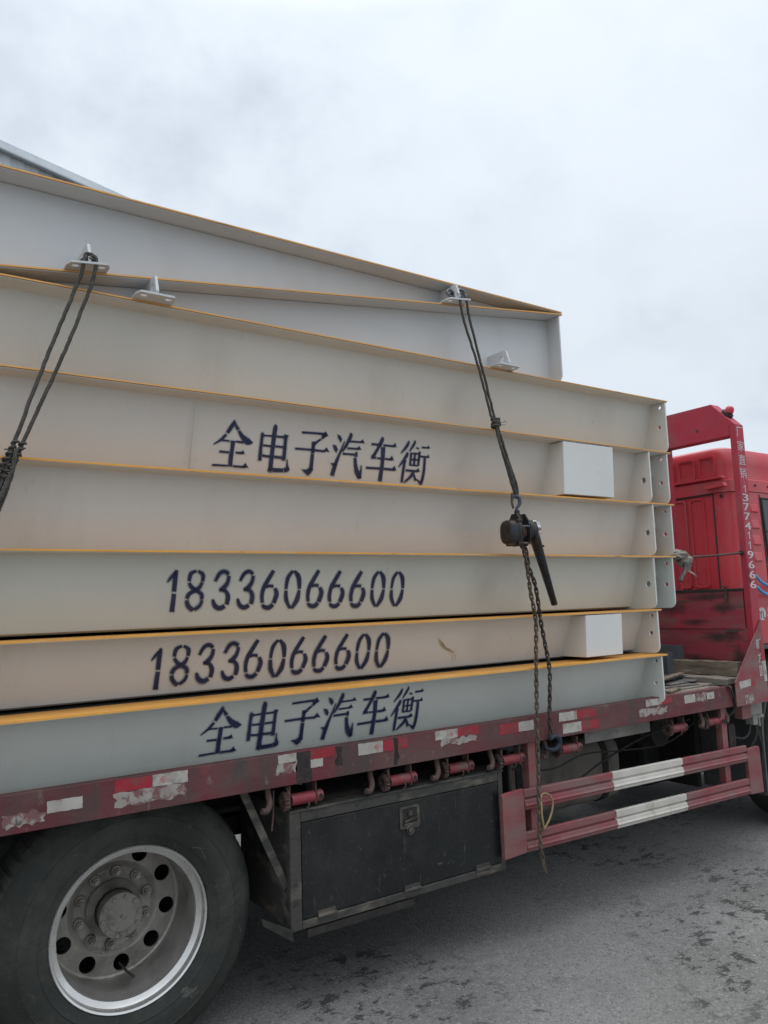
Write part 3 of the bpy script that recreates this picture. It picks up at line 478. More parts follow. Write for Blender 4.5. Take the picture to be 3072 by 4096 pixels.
# ------------------------------------------------------------------ weighbridge modules
HANZI = [[(0.0859,0.2176),(0.0848,0.2157),(0.0832,0.2134),(0.0813,0.2109),(0.0792,0.2081),(0.0762,0.2037),(0.0723,0.198),(0.0683,0.1917),(0.0646,0.1857),(0.0614,0.1797),(0.0584,0.1736),(0.0558,0.1681),(0.0539,0.1643),(0.065,0.1587),(0.0676,0.1621),(0.0714,0.1669),(0.0757,0.1726),(0.0795,0.1783),(0.0831,0.1844),(0.0869,0.191),(0.0902,0.1976),(0.0924,0.2037),(0.0928,0.209),(0.0916,0.2131),(0.0899,0.2159),(0.0887,0.2176)],[(0.0503,0.1565),(0.0464,0.152),(0.041,0.1456),(0.0348,0.1386),(0.0286,0.1321),(0.0215,0.1256),(0.0131,0.1186),(0.0054,0.1123),(0.0,0.108),(0.0016,0.1059),(0.0078,0.1093),(0.0168,0.1141),(0.0266,0.1197),(0.0354,0.1256),(0.0428,0.1321),(0.0495,0.1393),(0.0552,0.1458),(0.0591,0.1502)],[(0.0891,0.2039),(0.0901,0.2016),(0.0915,0.1982),(0.0933,0.1944),(0.0952,0.1906),(0.0975,0.1867),(0.1001,0.1826),(0.1026,0.179),(0.1042,0.1764),(0.1148,0.1831),(0.1127,0.1854),(0.1097,0.1887),(0.1065,0.1922),(0.1036,0.1955),(0.1009,0.1985),(0.0982,0.2017),(0.0958,0.2045),(0.0941,0.2064)],[(0.1088,0.1724),(0.1109,0.1683),(0.114,0.1624),(0.1177,0.1557),(0.1219,0.1494),(0.1265,0.1438),(0.1315,0.1386),(0.1365,0.1338),(0.1411,0.1298),(0.1451,0.1262),(0.1493,0.1228),(0.1544,0.1201),(0.161,0.1187),(0.1683,0.1199),(0.1749,0.1231),(0.1801,0.1266),(0.1837,0.1291),(0.1837,0.1317),(0.1801,0.1341),(0.1751,0.1376),(0.1706,0.1413),(0.1679,0.144),(0.1664,0.1452),(0.1642,0.1458),(0.1609,0.1467),(0.1567,0.1485),(0.1518,0.151),(0.1464,0.154),(0.141,0.1572),(0.1359,0.1605),(0.1308,0.1646),(0.1254,0.1695),(0.1205,0.1742),(0.1171,0.1775)],[(0.0376,0.1249),(0.0731,0.1241),(0.0732,0.1305),(0.0378,0.1313)],[(0.1045,0.1249),(0.1393,0.1233),(0.1395,0.1311),(0.1046,0.1313)],[(0.0807,0.1301),(0.0811,0.1245),(0.0815,0.1165),(0.0819,0.1078),(0.082,0.0999),(0.0815,0.094),(0.0808,0.0887),(0.0799,0.0824),(0.0792,0.0738),(0.0787,0.0608),(0.0784,0.045),(0.0782,0.0299),(0.078,0.0196),(0.0966,0.0191),(0.0965,0.0295),(0.0963,0.0446),(0.0962,0.0604),(0.0963,0.0731),(0.0965,0.0812),(0.0968,0.0872),(0.0972,0.0927),(0.0977,0.0992),(0.0981,0.1075),(0.0985,0.1164),(0.099,0.1245),(0.0993,0.13)],[(0.0317,0.0755),(0.0743,0.075),(0.0743,0.0827),(0.0318,0.0832)],[(0.1084,0.077),(0.1389,0.0761),(0.1388,0.0853),(0.1084,0.0848)],[(0.1268,0.0784),(0.1418,0.0927),(0.1509,0.0771)],[(0.0034,0.0161),(0.0758,0.0185),(0.0754,0.025),(0.0029,0.0237)],[(0.1022,0.0178),(0.1589,0.0171),(0.1588,0.025),(0.1021,0.0256)],[(0.1442,0.0207),(0.1591,0.0382),(0.1745,0.0188)],[(0.2235,0.177),(0.2232,0.1754),(0.2227,0.1736),(0.2221,0.1712),(0.2216,0.1672),(0.2214,0.1619),(0.2213,0.1552),(0.2212,0.1463),(0.2211,0.1342),(0.2208,0.1159),(0.2205,0.093),(0.2201,0.071),(0.2199,0.0559),(0.2348,0.0557),(0.2344,0.0708),(0.2338,0.0928),(0.2332,0.1158),(0.233,0.134),(0.2334,0.1459),(0.2342,0.1546),(0.235,0.1614),(0.235,0.1674),(0.234,0.1723),(0.2322,0.1756),(0.2303,0.1773),(0.2292,0.1784)],[(0.3397,0.1795),(0.3396,0.176),(0.3394,0.1708),(0.3392,0.1646),(0.3391,0.1581),(0.3393,0.1524),(0.3396,0.147),(0.3399,0.1404),(0.3401,0.1309),(0.3402,0.1157),(0.3401,0.0962),(0.34,0.0776),(0.3399,0.0648),(0.3554,0.0645),(0.3551,0.0774),(0.3548,0.0961),(0.3544,0.1156),(0.3541,0.131),(0.3536,0.1408),(0.3531,0.1475),(0.3528,0.1526),(0.353,0.1576),(0.3539,0.1632),(0.3555,0.1688),(0.357,0.1736),(0.3581,0.1771)],[(0.2369,0.1628),(0.2744,0.1642),(0.2741,0.1708),(0.2365,0.1694)],[(0.3003,0.1632),(0.3387,0.1639),(0.3384,0.172),(0.3001,0.1712)],[(0.2373,0.1191),(0.2767,0.1184),(0.2767,0.1263),(0.2374,0.127)],[(0.2997,0.1189),(0.3412,0.1197),(0.3409,0.1277),(0.2994,0.1269)],[(0.238,0.0733),(0.2776,0.0716),(0.278,0.0796),(0.2385,0.0825)],[(0.2976,0.0718),(0.3369,0.0713),(0.3368,0.0808),(0.2975,0.0811)],[(0.2833,0.2184),(0.2829,0.2162),(0.2821,0.2134),(0.281,0.2108),(0.2799,0.2082),(0.2792,0.2048),(0.2785,0.2001),(0.2779,0.1939),(0.2774,0.1864),(0.277,0.1781),(0.2768,0.1689),(0.2767,0.1584),(0.2765,0.1461),(0.2764,0.131),(0.2763,0.1138),(0.2761,0.0959),(0.2759,0.0791),(0.2757,0.0623),(0.2753,0.0453),(0.275,0.0304),(0.2747,0.0199),(0.2945,0.0193),(0.2944,0.0298),(0.2943,0.0448),(0.2942,0.0619),(0.2942,0.0786),(0.2944,0.0955),(0.2947,0.1133),(0.2951,0.1306),(0.2955,0.1457),(0.2959,0.158),(0.2963,0.1685),(0.2967,0.1775),(0.297,0.1856),(0.2976,0.1925),(0.2983,0.1985),(0.2987,0.204),(0.298,0.2095),(0.2954,0.2143),(0.2917,0.2173),(0.2882,0.2188),(0.286,0.2197)],[(0.2719,0.0133),(0.2886,0.0058),(0.2944,0.0209),(0.2762,0.0246)],[(0.297,0.009),(0.35,0.0111),(0.3488,0.0274),(0.2957,0.0265)],[(0.3557,0.0122),(0.3594,0.0127),(0.3655,0.0134),(0.373,0.0154),(0.3803,0.0214),(0.3807,0.0297),(0.3774,0.0353),(0.3738,0.04),(0.3712,0.0448),(0.3696,0.051),(0.3684,0.0584),(0.3675,0.0653),(0.3668,0.0701),(0.3645,0.0701),(0.3643,0.0653),(0.364,0.0583),(0.3637,0.0508),(0.3635,0.0439),(0.3639,0.0377),(0.3645,0.032),(0.3642,0.0285),(0.3638,0.0297),(0.3643,0.0311),(0.361,0.0307),(0.356,0.0301),(0.3521,0.0296)],[(0.4276,0.1937),(0.441,0.1942),(0.4605,0.195),(0.4816,0.1958),(0.4996,0.1962),(0.5143,0.1963),(0.5277,0.1962),(0.539,0.1959),(0.547,0.1958),(0.5469,0.2054),(0.539,0.2053),(0.5277,0.2051),(0.5141,0.2048),(0.4993,0.2044),(0.4812,0.2038),(0.4601,0.2031),(0.4406,0.2023),(0.4272,0.2018)],[(0.5345,0.1953),(0.5535,0.213),(0.5685,0.1942),(0.5441,0.1851)],[(0.5463,0.1978),(0.5315,0.1835),(0.5399,0.1768),(0.556,0.1902)],[(0.5265,0.1785),(0.5074,0.165),(0.515,0.1578),(0.5331,0.1724)],[(0.5043,0.1618),(0.4886,0.1505),(0.4989,0.1416),(0.5124,0.1549)],[(0.4861,0.1603),(0.4864,0.1553),(0.4868,0.1481),(0.4872,0.1402),(0.4874,0.133),(0.4873,0.1262),(0.487,0.1193),(0.4867,0.1132),(0.4865,0.109),(0.5027,0.1086),(0.5026,0.1129),(0.5024,0.119),(0.5022,0.1261),(0.5019,0.133),(0.5016,0.1404),(0.5013,0.1484),(0.5009,0.1557),(0.5007,0.1607)],[(0.4865,0.1033),(0.4867,0.0953),(0.487,0.0838),(0.4873,0.0713),(0.4873,0.0605),(0.4868,0.0513),(0.4861,0.0424),(0.4854,0.0348),(0.4849,0.0295),(0.5044,0.0285),(0.5042,0.0339),(0.504,0.0415),(0.5037,0.0506),(0.5035,0.0601),(0.5033,0.0712),(0.503,0.0837),(0.5028,0.0953),(0.5026,0.1032)],[(0.4467,0.0306),(0.4694,0.0301),(0.4862,0.0375),(0.5031,0.033),(0.4976,0.0187),(0.4807,0.0051),(0.4655,0.0166)],[(0.4009,0.1178),(0.4162,0.1181),(0.4384,0.1186),(0.4629,0.119),(0.4855,0.1191),(0.5067,0.1189),(0.5284,0.1184),(0.5475,0.1179),(0.561,0.1176),(0.5611,0.1259),(0.5476,0.1262),(0.5285,0.1267),(0.5067,0.1272),(0.4853,0.1274),(0.4626,0.1272),(0.438,0.1267),(0.4158,0.1262),(0.4005,0.1259)],[(0.5493,0.1229),(0.5668,0.1404),(0.5854,0.1202)],[(0.6187,0.2065),(0.6366,0.1997),(0.6473,0.1844),(0.6416,0.1705),(0.6275,0.1862)],[(0.5995,0.1578),(0.6178,0.153),(0.6285,0.137),(0.6229,0.1225),(0.6093,0.1354)],[(0.6609,0.1761),(0.6576,0.1675),(0.6529,0.1552),(0.6477,0.1415),(0.6427,0.1289),(0.638,0.1178),(0.6331,0.1068),(0.6285,0.0962),(0.6243,0.086),(0.6208,0.0765),(0.6177,0.0675),(0.6149,0.0587),(0.6124,0.0499),(0.6101,0.0402),(0.6081,0.0302),(0.6065,0.0213),(0.6053,0.0152),(0.6236,0.0121),(0.6248,0.0182),(0.6266,0.027),(0.6286,0.0369),(0.6306,0.0463),(0.6325,0.055),(0.6345,0.0637),(0.6367,0.0728),(0.639,0.0825),(0.6417,0.0928),(0.6447,0.1038),(0.6478,0.1152),(0.6509,0.1269),(0.6542,0.1399),(0.6579,0.154),(0.6611,0.1667),(0.6634,0.1756)],[(0.5971,0.0718),(0.6269,0.0697),(0.6306,0.0615),(0.6114,0.0601)],[(0.6891,0.217),(0.6893,0.2148),(0.689,0.2127),(0.6879,0.211),(0.6864,0.2072),(0.6833,0.199),(0.679,0.1875),(0.6742,0.1753),(0.6698,0.1644),(0.6657,0.1547),(0.6615,0.1452),(0.6578,0.1369),(0.6552,0.1311),(0.6598,0.1292),(0.6639,0.1343),(0.6697,0.1417),(0.6763,0.1505),(0.6824,0.1599),(0.6884,0.1706),(0.6947,0.1827),(0.7,0.1945),(0.7032,0.2042),(0.7029,0.2116),(0.6994,0.2165),(0.6956,0.2184),(0.6934,0.2192)],[(0.6952,0.1766),(0.763,0.1782),(0.7626,0.1853),(0.6948,0.1837)],[(0.7488,0.1812),(0.7644,0.1948),(0.7784,0.178)],[(0.6846,0.143),(0.7478,0.1446),(0.7473,0.1517),(0.6841,0.1501)],[(0.7327,0.1477),(0.75,0.1613),(0.762,0.1457)],[(0.661,0.1148),(0.7256,0.1156),(0.7252,0.1241),(0.6606,0.1233)],[(0.7325,0.1316),(0.7318,0.1293),(0.7307,0.126),(0.7297,0.1225),(0.729,0.1196),(0.7291,0.1171),(0.7295,0.1147),(0.73,0.1126),(0.7303,0.1111),(0.7425,0.1102),(0.743,0.1117),(0.7438,0.1138),(0.7445,0.1163),(0.7447,0.119),(0.7442,0.1222),(0.7431,0.1259),(0.742,0.1292),(0.7412,0.1314)],[(0.7261,0.1032),(0.7272,0.0972),(0.7288,0.0887),(0.7307,0.0789),(0.7328,0.0694),(0.735,0.0601),(0.7372,0.0505),(0.74,0.0409),(0.7441,0.0319),(0.7501,0.0236),(0.7572,0.0162),(0.7638,0.0103),(0.7683,0.0062),(0.78,0.0123),(0.7771,0.0173),(0.773,0.0242),(0.7687,0.0319),(0.7647,0.0392),(0.7607,0.0466),(0.7562,0.0549),(0.7518,0.0635),(0.7481,0.072),(0.7453,0.0809),(0.743,0.0903),(0.7412,0.0988),(0.7399,0.1047)],[(0.7796,0.012),(0.7795,0.0177),(0.7794,0.0261),(0.7791,0.0353),(0.7787,0.0437),(0.7779,0.0516),(0.7769,0.0594),(0.7759,0.0661),(0.7752,0.0709),(0.7726,0.0709),(0.7722,0.0662),(0.7718,0.0594),(0.7711,0.0518),(0.7699,0.0444),(0.7678,0.0366),(0.765,0.028),(0.7623,0.0202),(0.7604,0.0147)],[(0.8203,0.1737),(0.8781,0.1742),(0.8778,0.1829),(0.82,0.1823)],[(0.8909,0.1738),(0.9573,0.1742),(0.957,0.183),(0.8906,0.1825)],[(0.9442,0.1782),(0.9602,0.1944),(0.9716,0.1754)],[(0.8758,0.216),(0.8749,0.2136),(0.8736,0.211),(0.8717,0.2082),(0.8693,0.2034),(0.8659,0.1944),(0.8613,0.1824),(0.8562,0.1695),(0.8511,0.158),(0.8455,0.1477),(0.8393,0.1377),(0.8337,0.1291),(0.8298,0.123),(0.8461,0.1167),(0.8493,0.1231),(0.8538,0.1322),(0.8591,0.1427),(0.8645,0.1534),(0.8708,0.1647),(0.878,0.1771),(0.8845,0.1891),(0.8886,0.1991),(0.889,0.2069),(0.8865,0.2125),(0.8831,0.2153),(0.8811,0.217)],[(0.8279,0.1082),(0.8551,0.1103),(0.8552,0.1175),(0.828,0.1212)],[(0.8616,0.11),(0.8862,0.1097),(0.8861,0.1169),(0.8615,0.1173)],[(0.91,0.1092),(0.9517,0.1086),(0.9516,0.1174),(0.9098,0.118)],[(0.9358,0.1133),(0.9498,0.1307),(0.9642,0.1103)],[(0.8787,0.1673),(0.8801,0.1581),(0.882,0.1449),(0.8839,0.1307),(0.8854,0.1181),(0.8864,0.1092),(0.887,0.1018),(0.8874,0.0936),(0.8874,0.082),(0.8868,0.0638),(0.8857,0.0411),(0.8845,0.0196),(0.8837,0.0047),(0.9057,0.0034),(0.9057,0.0184),(0.9057,0.0401),(0.9057,0.0629),(0.9056,0.0814),(0.9057,0.0932),(0.9057,0.1017),(0.9057,0.1094),(0.9054,0.1187),(0.9048,0.1314),(0.9039,0.146),(0.9029,0.1593),(0.9023,0.1685)],[(0.8048,0.0585),(0.8885,0.0605),(0.8877,0.0693),(0.804,0.0672)],[(0.9103,0.0598),(0.9754,0.0597),(0.9751,0.0686),(0.91,0.0701)],[(0.9547,0.0642),(0.9723,0.0826),(0.987,0.0612)],[(1.0407,0.2113),(1.0385,0.2071),(1.0354,0.2013),(1.0316,0.1947),(1.0275,0.1878),(1.0219,0.1789),(1.0148,0.168),(1.008,0.1578),(1.0033,0.1507),(1.0064,0.149),(1.0132,0.1549),(1.0231,0.1636),(1.0333,0.1732),(1.0411,0.1823),(1.0452,0.1907),(1.0471,0.1987),(1.0476,0.2053),(1.0481,0.2098)],[(1.0392,0.1556),(1.0379,0.1527),(1.0363,0.1492),(1.0338,0.1446),(1.03,0.1374),(1.0229,0.1248),(1.0132,0.1081),(1.0039,0.0919),(0.9974,0.0807),(1.0007,0.0792),(1.0096,0.0892),(1.0227,0.1037),(1.036,0.119),(1.0455,0.1315),(1.0496,0.1404),(1.0502,0.1473),(1.0492,0.1518),(1.0486,0.1547)],[(1.0286,0.1166),(1.0278,0.1137),(1.0267,0.1096),(1.0256,0.1027),(1.0248,0.0916),(1.0243,0.0727),(1.0242,0.0478),(1.0241,0.0237),(1.024,0.0071),(1.0355,0.0065),(1.0359,0.0231),(1.0365,0.0473),(1.0372,0.0721),(1.038,0.0908),(1.0389,0.1014),(1.04,0.1076),(1.0409,0.1114),(1.0416,0.1144)],[(1.0809,0.2175),(1.0792,0.2147),(1.0768,0.2108),(1.074,0.2061),(1.0709,0.2004),(1.0668,0.1921),(1.0618,0.1815),(1.0571,0.1714),(1.0538,0.1645),(1.0581,0.1628),(1.0631,0.169),(1.0704,0.1781),(1.0779,0.1879),(1.0834,0.1963),(1.0859,0.2031),(1.0867,0.2089),(1.0866,0.2134),(1.0865,0.2165)],[(1.094,0.1805),(1.1102,0.1765),(1.1124,0.1823),(1.0962,0.1862)],[(1.0611,0.1554),(1.0637,0.0924),(1.0752,0.0924),(1.0726,0.1555)],[(1.1133,0.1642),(1.1154,0.0961),(1.1271,0.096),(1.126,0.1642)],[(1.0868,0.1574),(1.0888,0.0957),(1.0994,0.0956),(1.0964,0.1574)],[(1.0732,0.15),(1.1158,0.1503),(1.1155,0.1563),(1.0729,0.1559)],[(1.0743,0.1199),(1.1169,0.12),(1.1166,0.1261),(1.074,0.1259)],[(1.0751,0.0913),(1.1178,0.0913),(1.1175,0.0973),(1.0748,0.0973)],[(1.047,0.0622),(1.1244,0.062),(1.1239,0.0711),(1.0466,0.0712)],[(1.1084,0.0678),(1.1236,0.0818),(1.1372,0.0651)],[(1.0884,0.0623),(1.0864,0.0585),(1.0837,0.0533),(1.0803,0.0476),(1.0759,0.0417),(1.0688,0.0337),(1.0592,0.0238),(1.05,0.0145),(1.0436,0.0081),(1.0464,0.0059),(1.0545,0.0109),(1.0665,0.0183),(1.0789,0.0265),(1.0886,0.0344),(1.0943,0.042),(1.0972,0.0493),(1.0986,0.0553),(1.0996,0.0593)],[(1.0948,0.0509),(1.1101,0.0177),(1.1226,0.0215),(1.1019,0.053)],[(1.1305,0.184),(1.1728,0.1848),(1.1724,0.1916),(1.1302,0.1915)],[(1.1598,0.1879),(1.1726,0.1997),(1.1839,0.1861)],[(1.1284,0.1384),(1.1786,0.1387),(1.1783,0.1456),(1.1281,0.1459)],[(1.1674,0.1428),(1.1781,0.1559),(1.1868,0.1397)],[(1.1515,0.1351),(1.1522,0.1245),(1.1533,0.1092),(1.1543,0.0925),(1.1548,0.0776),(1.1547,0.065),(1.1542,0.0531),(1.1534,0.0421),(1.1522,0.0323),(1.1504,0.0235),(1.148,0.0153),(1.1457,0.0083),(1.1441,0.0033),(1.1574,0.0),(1.1592,0.0049),(1.1619,0.012),(1.1648,0.0207),(1.1669,0.0304),(1.168,0.0408),(1.1686,0.0522),(1.1688,0.0644),(1.1686,0.0773),(1.1678,0.0925),(1.1665,0.1094),(1.1651,0.1247),(1.1642,0.1354)],[(1.1218,0.025),(1.1431,0.0053),(1.1519,0.013),(1.1243,0.0272)]]
